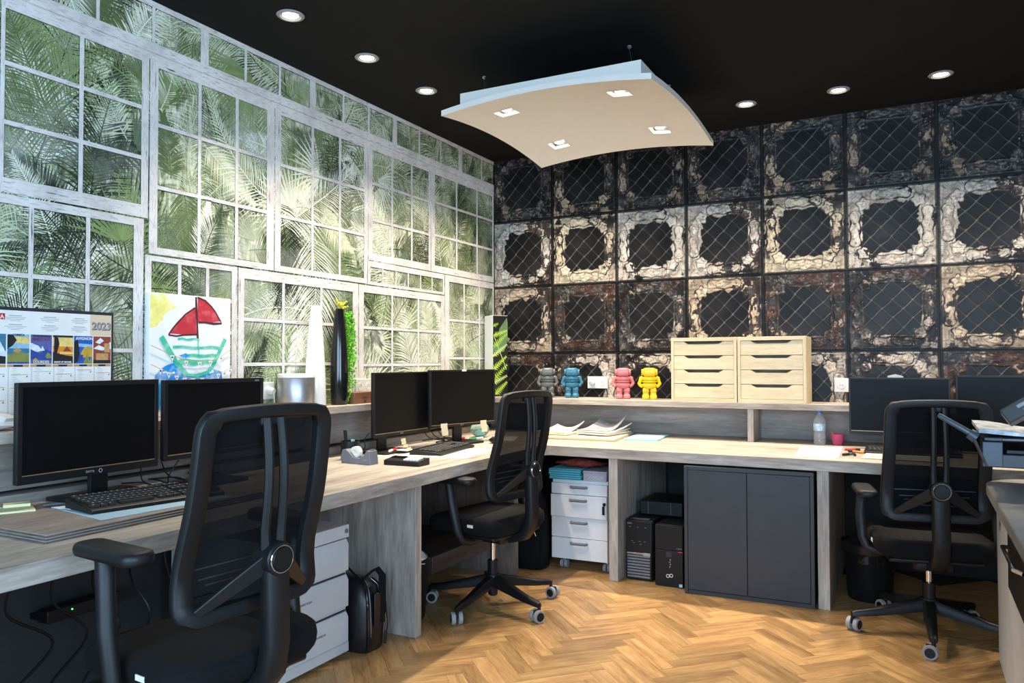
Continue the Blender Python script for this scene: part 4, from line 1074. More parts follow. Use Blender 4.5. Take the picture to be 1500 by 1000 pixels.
    for y0, y1, bg, shapes, words in posters:
        p = rect('poster_picture', y0, y1, z0, z1, .0108, .0111, bg)
        m = {}
        for i, (poly, mt) in enumerate(shapes):
            MB().add([(.0112+.00008*(i+1), y0+(y1-y0)*a-yR, z0+(z1-z0)*b-zB) for a, b in poly], [tuple(range(len(poly)))]).build('print_shape', mt, p, sharp=0)
        for s, a, b, sz, mt in words: lettering('print_word', s, sz, mt, p, (.0119, y0+(y1-y0)*a-yR, z0+(z1-z0)*b-zB), (0, 1, 0), (0, 0, 1), .0002, 'CENTER', bold=.0003)
        # month column below
        g = MB(); g.b2((.0108, y0-yR, 1.2345-zB), (.0110, y1-yR, 1.2435-zB), 0); g.b2((.0110, y0+.022-yR, 1.2355-zB), (.0112, y1-.022-yR, 1.2425-zB), 1)
        off = random.uniform(0, .015)
        for k in range(4):
            zc = 1.222-off-.047*k; g.b2((.0108, y0+.012-yR, zc-.002-zB), (.01105, y1-.002-yR, zc-zB), 2); g.b2((.0108, y1-.009-yR, zc-.010-zB), (.01105, y1-.004-yR, zc-.006-zB), 4)
        for k in range(30):
            zc = 1.229-.0065*k; g.b2((.0108, y0+.003-yR, zc-zB), (.01095, y0+.007-yR, zc+.0025-zB), 3)
            g.b2((.0108, y0+.018-yR, zc-zB), (.01095, y0+.030+.02*random.random()-yR, zc+.001-zB), 3)
        g.build('month_column', ['beige_dummy' if False else tan, 'ink', tan, 'inkgrey', 'redcloth'], t, sharp=0)
    for y in (-3.575, -3.42): MB().tube([(.003, y-yR, zT-zB-.001), (.003, y-yR, zT-zB+.006), (.008, y-yR, zT-zB+.006), (.012, y-yR, zT-zB-.003)], .0012, 6).build('hook', 'chrome', t)
calendar()

# ------------------------------------------------------------------ child's painting and garlands
def painting():
    t = thing('painting', "child's canvas painting of a boat with red sails", 'painting', (.005, 0, 0))
    y0, y1, z0, z1 = -3.056, -2.622, 1.0185, 1.547
    MB().b2((0, y0, z0), (.024, y1, z1)).build('canvas', plain('primed_canvas', (.90, .90, .88), .7, var=.02), t, bevel=.002)
    def P_(n, c, wash=.0):
        m, nt, bs = new_mat('paint_'+n); k = s2l(*c)
        f = noise(nt, coords(nt), 16, 6, .65)
        pale = tuple(q+(.9-q)*wash for q in k)
        L(nt, ramp(nt, f, [(.34, tuple(q*.85 for q in k)), (.50, k), (.66, pale)]), bs.inputs['Base Color']); bs.inputs['Roughness'].default_value = .6
        return m
    red, mar, grn, blu, yel = P_('red', (206, 50, 66), .15), P_('maroon', (92, 40, 44)), P_('green', (70, 200, 165), .4), P_('blue', (20, 150, 226), .55), P_('yellow', (250, 240, 140), .95)
    lay = [0]
    def pol(name, poly, mt):
        lay[0] += 1; x = .0242+.00012*lay[0]
        ctr = Vector((sum(p[0] for p in poly)/len(poly), sum(p[1] for p in poly)/len(poly)))
        MB().prism(poly, lambda a, b, d: (x+d, a, b), .0001).build(name, mt, t, sharp=0)
    def stroke(name, pts, wd, mt):
        lay[0] += 1; x = .0242+.00012*lay[0]; m = MB(); rnd = random.Random(lay[0])
        V = [Vector(p) for p in pts]; l, r = [], []
        for i, p in enumerate(V):
            tv = (V[min(i+1, len(V)-1)]-V[max(i-1, 0)]).normalized(); nv = Vector((-tv.y, tv.x)); q = wd/2*rnd.uniform(.75, 1.2)
            l.append(p+nv*q); r.append(p-nv*q)
        vs = [(x, a.x, a.y) for a in l]+[(x, a.x, a.y) for a in r]; n = len(V)
        m.add(vs, [(i, n+i, n+i+1, i+1) for i in range(n-1)]); m.build(name, mt, t, sharp=0)
    pol('paint_patch', [(-3.054, 1.539), (-3.0, 1.545), (-2.945, 1.544), (-2.952, 1.52), (-2.92, 1.488), (-2.96, 1.475), (-2.988, 1.452), (-2.99, 1.432), (-3.01, 1.42), (-3.02, 1.402), (-3.054, 1.397)], yel)
    pol('paint_patch', [(-2.824, 1.497), (-2.875, 1.466), (-2.919, 1.424), (-2.96, 1.375), (-2.887, 1.372), (-2.815, 1.378)], red)
    pol('paint_patch', [(-2.81, 1.543), (-2.769, 1.531), (-2.72, 1.492), (-2.677, 1.44), (-2.74, 1.430), (-2.809, 1.430)], red)
    stroke('brush_stroke', [(-2.826, 1.493), (-2.875, 1.462), (-2.919, 1.420), (-2.945, 1.392), (-2.962, 1.368)], .009, mar)
    stroke('brush_stroke', [(-2.962, 1.368), (-2.92, 1.364), (-2.885, 1.370), (-2.815, 1.374)], .007, mar)
    stroke('brush_stroke', [(-2.812, 1.541), (-2.769, 1.529), (-2.735, 1.505), (-2.712, 1.482), (-2.678, 1.436)], .008, mar)
    stroke('brush_stroke', [(-2.806, 1.429), (-2.77, 1.430), (-2.72, 1.426), (-2.674, 1.430)], .011, mar)
    stroke('brush_stroke', [(-2.820, 1.542), (-2.817, 1.48), (-2.812, 1.41), (-2.809, 1.351)], .011, mar)
    for z_, a, b, wd in ((1.352, -2.915, -2.80, .010), (1.316, -2.94, -2.68, .012), (1.279, -2.87, -2.69, .014), (1.250, -2.91, -2.72, .026)):
        stroke('brush_stroke', [(a+(b-a)*k/5, z_+.003*sin(k*2)) for k in range(6)], wd, grn)
    pol('paint_patch', [(-3.028, 1.195), (-3.0, 1.222), (-2.974, 1.236), (-2.937, 1.247), (-2.90, 1.215), (-2.859, 1.19), (-2.80, 1.20), (-2.725, 1.22), (-2.675, 1.206), (-2.66, 1.12), (-2.70, 1.05), (-2.95, 1.04), (-3.03, 1.05)], blu)
    pol('paint_patch', [(-2.909, 1.279), (-2.873, 1.29), (-2.857, 1.279), (-2.873, 1.268)], blu)
    wht = P_('white', (236, 244, 248))
    for a_, b_, z_, w_ in ((-2.99, -2.93, 1.205, .008), (-2.80, -2.72, 1.208, .012), (-2.86, -2.80, 1.168, .010), (-2.77, -2.68, 1.160, .008)):
        stroke('brush_stroke', [(a_+(b_-a_)*k/4, z_+.004*sin(k*1.7)) for k in range(5)], w_, wht)
    stroke('brush_stroke', [(-3.0, 1.36), (-2.96, 1.30), (-2.92, 1.245), (-2.87, 1.196)], .024, grn)
    stroke('brush_stroke', [(-2.655, 1.358), (-2.69, 1.295), (-2.715, 1.25), (-2.745, 1.21)], .018, grn)
    stroke('brush_stroke', [(-2.870, 1.196), (-2.81, 1.19), (-2.745, 1.208)], .014, grn)
    stroke('brush_stroke', [(-2.809, 1.351), (-2.806, 1.31), (-2.803, 1.278)], .005, grn)
painting()
def garland(label, line, flags, x=.0375):
    t = thing('garland', label, 'garland', (x, 0, 0), 0, 'pennant garlands on the painting')
    P = [Vector((0, y, z)) for y, z in line]
    MB().tube([tuple(p) for p in P], .0012, 5).build('string', plain('twine', s2l(196, 170, 110), .8), t)
    for k, (y, z) in enumerate(flags):
        f = MB().prism([(-.012, 0), (.012, .0), (.001, -.027)], lambda a, b, d: (.0013+d, a, b), .0006).build('pennant', 'paper', t, sharp=0, loc=(0, y, z))
        MB().b2((.0020, -.004, -.012), (.0023, .004, -.005)).build('printed_mark', 'inkgrey' if k else 'ink', f, sharp=0)
garland('upper string of small white pennants across the boat painting', [(-3.054, 1.322), (-2.956, 1.284), (-2.879, 1.257), (-2.804, 1.251), (-2.739, 1.258), (-2.683, 1.278), (-2.625, 1.309)], [(-2.95, 1.280), (-2.878, 1.256), (-2.805, 1.250), (-2.745, 1.256), (-2.685, 1.276)])
garland('lower string of small white pennants across the boat painting', [(-3.054, 1.242), (-3.004, 1.221), (-2.936, 1.196), (-2.872, 1.181), (-2.766, 1.179), (-2.668, 1.206), (-2.625, 1.222)], [(-3.008, 1.222), (-2.967, 1.206), (-2.926, 1.192), (-2.885, 1.182), (-2.84, 1.179), (-2.79, 1.178), (-2.70, 1.196), (-2.665, 1.206), (-2.632, 1.218)])

# ------------------------------------------------------------------ left shelf objects
SZ = 1.0175
t = thing('tissue', 'crumpled white tissue on the shelf at the left edge', 'tissue', (.09, -3.70, SZ))
m = MB(); rnd = random.Random(2); rings = []
for j in range(7):
    a = -pi/2+pi*(j+.5)/7; rings.append([((.055+.02*rnd.random())*cos(a)*cos(2*pi*k/12), (.075+.03*rnd.random())*cos(a)*sin(2*pi*k/12), .028+.028*sin(a)+.006*rnd.random()) for k in range(12)])
m.loft(rings); m.build('paper_folds', 'paper', t, sharp=10)
t = thing('loudspeaker', 'silver round loudspeaker with white top on the left shelf', 'speaker', (.115, -2.275, SZ))
MB().lathe([(.090, 0), (.092, .004), (.092, .150), (.090, .153)], n=48).build('grille', 'steel', t)
MB().lathe([(.091, .1535), (.093, .156), (.092, .170), (.086, .174)], n=48).build('top_cap', 'whitegloss', t)
def vase(label, x, y, hgt, prof, mat):
    t = thing('floor_vase', label, 'vase', (x, y, SZ))
    MB().lathe([(r, z*hgt) for r, z in prof]+[(prof[-1][0]-.004, hgt), (prof[-1][0]-.004, hgt-.08)], n=40).build('vase_body', mat, t, sharp=50)
vase('tall white tapering vase on the left shelf', .115, -2.135, .527, [(.052, 0), (.055, .02), (.053, .25), (.047, .5), (.039, .72), (.030, .90), (.0245, .98), (.0235, 1)], 'whitegloss')
vase('tall black tapering vase holding a trailing plant', .105, -1.935, .521, [(.042, 0), (.044, .01), (.049, .28), (.047, .45), (.040, .66), (.031, .86), (.0225, .985), (.0215, 1)], 'gloss')
def pearls():
    t = thing('string_of_pearls', 'green trailing bead plant hanging from the black vase', 'plant', (.105, -1.935, SZ+.505))
    m = MB(); rnd = random.Random(4)
    strands = []
    for s_ in range(7):
        y0 = .028+.005*s_+rnd.uniform(-.004, .004); x0 = rnd.uniform(.0, .03); ln = (.46, .50, .48, .36, .40, .30, .42)[s_]
        pts = [(0, .0, .01), (x0*.5, y0*.7, .022), (x0, y0, 0)]
        n = int(ln/.0085)
        for k in range(n):
            f = k/n; yy = y0+.006+.026*sin(min(1, f*1.6)*pi/2)*(.5+.2*s_/6)+rnd.uniform(-.008, .008)-.016*max(0, f-.6)
            m.ball((x0+.010+rnd.uniform(-.012, .012), max(yy, .024+.024*min(1, f*1.3)), -.002-ln*f+rnd.uniform(-.003, .003)), rnd.uniform(.0050, .0074), 7, 5)
    o = m.build('bead_leaves', 'pearl', t); o['kind'] = 'stuff'
    for k, (dy, dz, dx) in enumerate(((-.015, .055, .0), (.02, .04, .01), (.055, .050, .0), (.035, .02, .02), (.0, .038, .01))):
        p = MB(); p.tube([(0, 0, -.06), (0, dy*.2, .02), (dx*.6, dy*.7, .02+dz*.5), (dx, dy, dz+.01)], [.002, .002, .0016, .0012], 6)
        for q in range(5):
            f = .45+.55*q/4; p.ball((dx*f+rnd.uniform(-.006, .006), dy*f+rnd.uniform(-.006, .006), .01+dz*f), (.005, .008, .006), 6, 5)
        p.build('sprig', 'sprig', t)
pearls()
t = thing('wooden_box', 'small brown box beside the trailing plant on the left shelf', 'box', (.11, -1.775, SZ))
MB().b2((-.045, -.092, 0), (.045, .092, .064)).build('box_body', 'brown', t, bevel=.003)
MB().tube([(.0455, .0, .012), (.0485, .0, .012)], .007, 12).build('clasp', 'ink', t)
MB().b2((.0452, -.022, .030), (.0456, .022, .037)).build('engraving', 'darkwood', t, sharp=0)
cable('black plug adapter cable lying on the left shelf beside the box', [(.06, -1.66, SZ+.006), (.09, -1.63, SZ+.006), (.13, -1.61, SZ+.006), (.10, -1.57, SZ+.006)], .006)

# sockets
def socket(label, loc, axis, n, plug=None, cord=True):
    t = thing('wall_socket', label, 'socket', loc, 0 if axis == 'y' else R(90))
    wd = .083 if n == 1 else .155
    MB().b2((-wd/2, -.010, -.043), (wd/2, -.0005, .043)).build('cover_plate', 'socket', t, bevel=.003)
    for k in range(n):
        x = 0 if n == 1 else (-.036 if k == 0 else .036)
        m = MB(); m.tube([(x, -.0101, 0), (x, -.0118, 0)], [.0255, .0245], 28, mi=0); m.tube([(x, -.0118, 0), (x, -.0121, 0)], [.020, .020], 24, mi=2)
        for dx in (-.009, .009): m.tube([(x+dx, -.0121, 0), (x+dx, -.0125, 0)], .0028, 8, mi=1)
        m.tube([(x, -.0121, .010), (x, -.016, .010)], .0024, 8, mi=3)
        m.build('insert', ['socket', 'hole', 'cabwhite', 'chrome'], t)
        if plug == k:
            p = MB(); p.tube([(x, -.0126, 0), (x, -.016, 0), (x, -.040, -.002), (x, -.048, -.004)], [.020, .021, .018, .012], 18); po = p.build('plug', 'socket', t)
            if cord: MB().tube([(x, -.046, -.004), (x, -.05, -.03), (x+.01, -.04, -.06), (x+.015, -.03, -.10)], .003, 6).build('cord', 'socket', po)
socket('white wall socket with a plug, beside the silver loudspeaker', (.002, -2.362, 1.106), 'x', 1, 0)
socket('white double wall socket above the small brown box', (.002, -1.60, 1.106), 'x', 2)
socket('white double wall socket between the blue and pink robots', (.862, -.006, 1.097), 'y', 2, 0, False)
socket('white wall socket left of the right desk monitor', (2.482, -.006, 1.097), 'y', 1)

# fern box in the corner
def fern_box():
    t = thing('fern_column', 'slim square box with a bright fern print in the shelf corner', 'decoration', (.112, -.165, .9905), R(-31.6))
    s = .064; h = .60
    MB().b2((-s, -s, 0), (s, s, h)).build('column_body', 'whitegloss', t, bevel=.003)
    MB().b2((s, -s+.001, .002), (s+.0004, s-.001, h-.002)).build('print_ground', plain('fern_black', (.012, .014, .012), .2), t, sharp=0)
    gm = [plain('fern_%d' % i, c, .4, var=.15, vs=30) for i, c in enumerate(((.42, .62, .06), (.30, .52, .04), (.55, .70, .22)))]
    big = MB().add([(s+.0006, a, b) for a, b in [(-.01, .50), (-.01, .42), (-.062, .36), (-.062, .335), (.03, .33), (.062, .42), (.062, .55), (.055, .585)]], [tuple(range(8))]).build('leaf_print', plain('fern_grey', (.12, .20, .10), .4), t, sharp=0)
    lv = [((-.055, .45), (.062, .49), .020), ((-.055, .37), (.062, .47), .024), ((-.06, .30), (.062, .39), .020), ((-.06, .20), (.055, .30), .022), ((-.06, .12), (.062, .24), .024), ((-.06, .10), (.06, .155), .020), ((-.04, .02), (.06, .11), .024), ((-.06, .52), (-.02, .54), .014)]
    for i, (a, b, wd) in enumerate(lv):
        m = MB(); A, B = Vector(a), Vector(b); dv = B-A; n = 10; nv = Vector((-dv.y, dv.x)).normalized(); tv = dv.normalized(); x = s+.0007+.0001*i
        for k in range(n):
            p = A+dv*(k/n); q = wd*1.45*(1.0-.72*(k/n))*(.5 if k == 0 else 1)
            for sg in (-1, 1):
                tip = p+nv*sg*q+tv*.010
                tip = Vector((max(-s+.001, min(s-.001, tip.x)), tip.y)); st = dv.length/n*.46
                m.add([(x, p.x-tv.x*st, p.y-tv.y*st), (x, p.x+tv.x*st, p.y+tv.y*st), (x, tip.x, tip.y)], [(0, 1, 2) if sg < 0 else (0, 2, 1)])
        m.build('frond_print', gm[i % 3], t, sharp=0)
    m = MB(); m.add([(s+.002, -.055, .44), (s+.002, -.052, .445), (s+.002, .052, .20), (s+.002, .048, .198)], [(0, 3, 2, 1)]); m.build('stem_print', gm[2], t, sharp=0)
fern_box()

# ------------------------------------------------------------------ robots
def robot(mat):
    t = thing('robot_figurine', 'x', 'figurine', (0, 0, 0), 0, 'vinyl robot figurines')
    m = MB(); m.rslab((0, -.002, .1765), (.088, .072, .056), .030, .018); m.build('head', mat, t, sharp=60)
    h = t.children[0]
    for sx in (-1, 1):
        m = MB(); m.tube([(sx*.040, .0, .176), (sx*.050, 0, .176), (sx*.052, 0, .176)], [.020, .020, .014], 18); m.build('ear_dial', mat, h)
    m = MB(); m.rslab((0, -.036, .178), (.070, .010, .034), .004, .003); m.build('visor', mat, h)
    m = MB(); m.lathe([(.022, .152), (.042, .148), (.051, .138), (.050, .126), (.040, .119), (.034, .116), (.034, .112), (.041, .108), (.050, .098), (.049, .082), (.038, .072), (.02, .068)], n=24)
    m.v = [(x*.96, y*.74, z) for x, y, z in m.v]; m.build('torso', mat, t, sharp=50)
    m = MB(); m.tube([(.047*cos(2*pi*k/24), .036*sin(2*pi*k/24), .1145) for k in range(24)], .0035, 6, closed=True); m.build('belt', mat, t)
    for sx in (-1, 1):
        m = MB(); m.tube([(sx*.042, -.002, .143), (sx*.053, -.002, .137), (sx*.059, -.003, .118), (sx*.066, -.004, .103), (sx*.058, -.010, .090), (sx*.047, -.018, .082)], [.012, .0145, .0115, .0125, .0115, .010], 8); m.build('arm', mat, t, sharp=45)
    for sx in (-1, 1):
        m = MB(); m.rslab((sx*.0235, -.001, .058), (.043, .052, .034), .014, .009); m.rslab((sx*.0235, -.001, .036), (.040, .048, .018), .014, .006); m.rslab((sx*.0245, -.006, .0155), (.046, .066, .031), .016, .010); m.build('leg', mat, t, sharp=60)
    return t
RC = [((.13, .135, .13), 'grey robot figurine, leftmost and half behind the chair top', .535, -.16), ((.035, .17, .27), 'blue robot figurine left of the double socket', .720, -.15), ((.62, .18, .19), 'pink robot figurine right of the double socket', 1.102, -.15), ((.80, .55, .01), 'yellow robot figurine beside the wooden drawers', 1.290, -.15)]
r0 = robot(M['grey'])
for i, (c, lab, x, y) in enumerate(RC):
    o = r0 if i == 0 else dup(r0, (0, 0, 0), 0, lab)
    o.location = (x, y, .9905); o.rotation_euler = (0, 0, R(18)); o['label'] = lab; o.scale = (1.04, 1.04, 1.04)
    mt = plain('robot_paint_%d' % i, c, .32, var=.04)
    def rec(q):
        for k in q.children:
            if k.type == 'MESH':
                k.data = k.data.copy(); k.data.materials.clear(); k.data.materials.append(mt); rec(k)
    rec(o)

# ------------------------------------------------------------------ pine drawer units
def drawers(label, x0, x1):
    w_, d_, h_ = x1-x0, .285, .408
    t = thing('drawer_unit', label, 'drawer unit', (x0, -.325, .9905), 0, 'pine drawer units')
    e = .017
    for xs in (0, w_-e): MB().b2((xs, 0, 0), (xs+e, d_, h_)).build('side_board', 'pine_z', t, bevel=.0015)
    m = MB(); m.b2((e, 0, h_-e-.006), (w_-e, d_, h_)); m.b2((e, 0, 0), (w_-e, d_, e+.006)); m.b2((e, d_-.008, e+.006), (w_-e, d_, h_-e-.006)); m.build('carcass', 'pine', t, bevel=.001)
    z0 = e+.007; hh = (h_-2*e-.014)/4
    for k in range(4):
        zb, zt = z0+hh*k+.0015, z0+hh*(k+1)-.0015; a, b = e+.0015, w_-e-.0015
        c = w_/2; cw = w_*.30; dp = .017
        prof = [(a, zb), (b, zb), (b, zt), (c+cw, zt), (c+cw-.012, zt-dp*.45), (c+cw-.030, zt-dp), (c-cw+.030, zt-dp), (c-cw+.012, zt-dp*.45), (c-cw, zt), (a, zt)]
        o = MB().prism(prof, lambda p, q, d: (p, .003+d, q), .012).build('drawer', 'pine', t, sharp=0)
        MB().b2((a+.01, .02, zb+.004), (b-.01, d_-.02, zb+.010)).build('drawer_bottom', 'brown', o)
        if False: pass
drawers('pine unit of four drawers, left one of two on the back shelf', 1.490, 1.905)
drawers('pine unit of four drawers, right one of two on the back shelf', 1.911, 2.312)

# ------------------------------------------------------------------ right desk things
t = thing('wooden_board', 'pale wood boards lying under papers on the right desk', 'board', (0, 0, 0))
for i in range(2): MB().prism([(.72, -.72), (1.235, -.69), (1.185, -.18), (.67, -.22)], lambda a, b, d: (a, b-.004*i, DT+.0005+.0085*i+d), .008).build('board_layer', 'pine', t, bevel=.0008)
ZP = DT+.0176
def curled(name, label, mats, x0, x1, y0, y1, z, layers, rz, curl, group=None):
    t = thing(name, label, 'paper stack', ((x0+x1)/2, (y0+y1)/2, z), rz)
    rnd = random.Random(int(x0*1000)); W_, D_ = x1-x0, y1-y0
    for k in range(layers):
        m = MB(); n = 8; vs = []; fs = []; ox, oy, r_ = rnd.uniform(-.01, .01), rnd.uniform(-.01, .01), rnd.uniform(-.05, .05)
        cu = curl*(k/(max(layers-1, 1)))**5
        for th in (0, 1):
            for i in range(n+1):
                for j in range(n+1):
                    u, v = i/n-.5, j/n-.5
                    zz = cu*(max(0, u*.9+v*.8-.15)**2*2.4+max(0, -u*.9+v*.7-.2)**2*1.5)+.006*k+.0050*th
                    x, y = u*W_+ox, v*D_+oy; vs.append((x*cos(r_)-y*sin(r_), x*sin(r_)+y*cos(r_), zz))
        q = (n+1)*(n+1)
        for i in range(n):
            for j in range(n):
                a = i*(n+1)+j; fs.append((a, a+1, a+n+2, a+n+1)); fs.append((q+a, q+a+n+1, q+a+n+2, q+a+1))
        rim = [i*(n+1) for i in range(n+1)]+[n*(n+1)+j for j in range(1, n+1)]+[i*(n+1)+n for i in range(n-1, -1, -1)]+[j for j in range(n-1, 0, -1)]
        for a, b in zip(rim, rim[1:]+rim[:1]): fs.append((a, b, q+b, q+a))
        m.add(vs, fs); m.build('sheet', mats[k % len(mats)], t, sharp=30)
curled('paper_stack', 'cream paper pad on the boards, left beside the chair back', ['cream', 'cream', 'paper'], .685, .90, -.62, -.36, ZP, 4, R(-6), .05)
curled('paper_stack', 'stack of white papers with curled corners on the right desk', ['grey', 'paper', 'paper', 'cream', 'paper', 'inkgrey'], .95, 1.17, -.56, -.24, ZP, 6, R(-8), .11)
t = thing('folder', 'pale teal folder lying on the right desk beside the papers', 'folder', (0, 0, 0))
MB().prism([(1.255, -.585), (1.465, -.555), (1.43, -.16), (1.22, -.19)], lambda a, b, d: (a, b, DT+.0005+d), .010).build('cover', 'tealpale', t, bevel=.001)
MB().prism([(1.272, -.56), (1.448, -.535), (1.425, -.25), (1.25, -.275)], lambda a, b, d: (a, b, DT+.0107+d), .0008).build('label_sheet', 'paper', t, sharp=0)
def bottle():
    t = thing('water_bottle', 'clear plastic water bottle with blue cap on the right desk', 'bottle', (2.380, -.30, DT))
    prof = [(.030, 0), (.034, .004), (.034, .03), (.032, .036), (.034, .042), (.034, .062), (.032, .067), (.034, .072), (.0345, .14), (.030, .158), (.018, .176), (.013, .182), (.013, .186)]
    MB().lathe(prof, n=32).build('bottle_body', 'pet', t, sharp=60)
    MB().lathe([(.0349, .084), (.0349, .126)], n=32, caps=False).build('label_band', plain('bottle_label', (.45, .60, .80), .4, var=.4, vs=50), t)
    MB().lathe([(.0145, .1865), (.0155, .188), (.0155, .201), (.013, .204)], n=24).build('cap', 'blue', t)
bottle()
t = thing('drinking_cup', 'pink plastic cup with a pen beside the water bottle', 'cup', (2.478, -.28, DT))
MB().lathe([(.028, 0), (.029, .003), (.037, .066), (.035, .066), (.027, .005)], n=28).build('cup_body', 'pink_glass', t)
MB().tube([(.014, 0, .008), (-.036, -.006, .082)], .0028, 8).build('pen', 'orange', t)
t = thing('paper_pad', 'white paper pad on the right desk before the bottle', 'paper', (0, 0, 0))
MB().prism([(2.325, -.985), (2.535, -.973), (2.52, -.50), (2.30, -.51)], lambda a, b, d: (a, b, DT+.0005+d), .004).build('pad_sheets', 'paper', t, sharp=0)
MB().prism([(2.303, -.56), (2.522, -.55), (2.52, -.50), (2.30, -.51)], lambda a, b, d: (a, b, DT+.0047+d), .006).build('glue_strip', 'paper', t, sharp=0)
for k, (x, y, rz, mt, lab, l) in enumerate(((2.565, -.80, 60, 'ink', 'black marker with steel end beside the paper pad', .07), (2.60, -.66, 150, 'orange', 'orange marker lying behind the paper pad', .09), (2.598, -.78, 100, 'ink', 'dark marker nearest the desk notebook', .08), (2.575, -.56, 20, 'red', 'small red pen behind the orange marker', .08))):
    t = thing('marker', lab, 'marker', (x, y, DT+.0075), R(rz), 'markers on the right desk')
    MB().tube([(-l/2, 0, 0), (l/5, 0, 0)], .0065, 10).build('barrel', mt, t); MB().tube([(l/5, 0, 0), (l/2, 0, 0)], .0075, 10).build('cap', 'steel' if k == 0 else 'ink', t)
t = thing('notebook', 'pale green notebook before the right desk keyboard', 'notebook', (0, 0, 0))
MB().prism([(2.64, -.92), (3.02, -.925), (3.02, -.70), (2.65, -.70)], lambda a, b, d: (a, b, DT+.0005+d), .006).build('cover', 'cream', t, sharp=0)
MB().prism([(2.67, -.88), (3.0, -.885), (3.0, -.74), (2.68, -.74)], lambda a, b, d: (a, b, DT+.0067+d), .0012).build('page', plain('grid_page', (.50, .60, .50), .7, var=.4, vs=120), t, sharp=0)
t = thing('paper_figure', 'white paper peeking over the right desk monitor', 'paper', (2.79, -.34, .9905), 0)
MB().prism([(-.05, 0), (.05, 0), (.04, .17), (.0, .182), (-.04, .172)], lambda a, b, d: (a, d, b), .004).build('sheet', 'paper', t, sharp=0)

# printer on the counter at the right edge
def printer():
    t = thing('printer', 'dark office printer with papers at the right edge', 'printer', (3.14, -1.85, .752))
    boxy = MB(); boxy.b2((.20, 0, 0), (.75, .42, .10)); boxy.build('pedestal', 'printblue', t, bevel=.006)
    m = MB(); m.b2((-.02, .0, .10), (.75, .42, .150)); m.build('lower_tray', 'printblue', t, bevel=.004)
    m = MB(); m.b2((-.035, -.006, .102), (.03, .03, .195)); m.build('corner_block', plain('printer_block', (.045, .065, .095), .4), t, bevel=.003)
    m = MB(); m.b2((.04, -.004, .152), (.75, .42, .168)); m.build('middle_tray', 'black', t, bevel=.003)
    m = MB(); m.b2((-.03, .0, .196), (.75, .42, .212)); m.build('top_tray', 'printblue', t, bevel=.004)
    MB().tube([(.03, -.008, .204), (.70, -.008, .204)], .004, 8).build('tray_lip', 'steel', t)
    m = MB(); m.tube([(-.178, .02, .288), (-.172, .02, .285), (-.06, .02, .215)], [.007, .010, .012], 10); m.tube([(-.075, .02, .222), (-.052, .02, .206)], [.020, .024], 14); m.build('support_arm', plain('printer_arm', (.05, .075, .10), .4), t)
    MB().tube([(-.06, .0, .20), (-.04, -.002, .15), (-.022, -.004, .105)], .006, 8).build('side_strut', 'darkwood', t)
    # tilted control panel
    p = MB(); p.M = Matrix.Translation((.13, .02, .335)) @ Matrix.Rotation(R(-33), 4, 'Y') @ Matrix.Rotation(R(-18), 4, 'X')
    p.b2((-.105, -.045, -.028), (.12, .03, .030)); po = p.build('control_panel', plain('panel_grey', (.06, .06, .065), .4), t, bevel=.006)
    q = MB(); q.M = p.M; q.b2((-.05, -.0465, .004), (.10, -.0451, .016)); q.build('display', plain('lcd', (.35, .37, .38), .3), po)
    q = MB(); q.M = p.M
    for i in range(6): q.b2((-.04+.02*i, -.0465, -.016), (-.028+.02*i, -.0451, -.004))
    q.build('buttons', 'grey', po)
    MB().tube([(.17, .03, .21), (.155, .03, .32)], .010, 8).build('panel_post', 'black', t)
printer()
t = thing('newspaper', 'folded newspaper lying on the printer tray', 'newspaper', (3.14, -1.85, .9645))
m = MB(); vs = []; n = 14
for th in (0, .012):
    for i in range(n+1):
        x = -.045+.72*i/n
        for y in (.0, .40): vs.append((x, y, .0008+.030*max(0, 1-i/5)**1.5*(1 if True else 0)*(y*.6+.5)*(1 if th else .9)+th+(.004*sin(i*1.3) if th else 0)))
fs = []; q = 2*(n+1)
for i in range(n):
    a = 2*i; fs += [(a, a+1, a+3, a+2), (q+a, q+a+2, q+a+3, q+a+1), (a, a+2, q+a+2, q+a), (a+1, q+a+1, q+a+3, a+3)]
fs += [(0, q, q+1, 1), (2*n, 2*n+1, q+2*n+1, q+2*n)]
m.add(vs, fs); m.build('pages', plain('newsprint', (.50, .55, .60), .7, var=.55, vs=22), t, sharp=40)

# counter at the right edge
def counter():
    t = thing('counter', 'pale counter with a rounded dark top at the right edge', 'counter', (3.14, -2.9, 0))
    out = []; x0, yb_, x1, yf_, rr = -.005, 1.56, 1.35, -1.4, .22
    for k in range(11):
        a = R(180-9*k); out.append((x0+rr+rr*cos(a), yb_-rr+rr*sin(a)))
    out += [(x1, yb_), (x1, yf_), (x0, yf_)]
    MB().prism(out, lambda a, b, d: (a, b, .706+d), .044).build('counter_top', 'ctop', t, bevel=.004)
    e = MB(); e.tube([(a-.001 if a < .2 else a, b, .722) for a, b in out[:11]], .0165, 8); 
    MB().b2((.042, -1.38, .0), (1.33, 1.50, .7055)).build('counter_body', 'cbody', t, bevel=.003)
    MB().b2((.030, -.2, .44), (.0415, .95, .655)).build('drawer_front', 'black', t, bevel=.003)
    MB().tube([(.028, .86, .60), (.005, .84, .605), (.005, .50, .605), (.028, .48, .60)], .007, 8).build('handle', 'chrome', t)
    m = MB(); rnd = random.Random(9)
    for k in range(9): m.box((.0417, 1.36+rnd.uniform(-.03, .03), .60+rnd.uniform(-.03, .03)), (.0004, .006, .03), rx=rnd.uniform(-.6, .6))
    m.build('ink_scribble', 'ink', t, sharp=0)
counter()

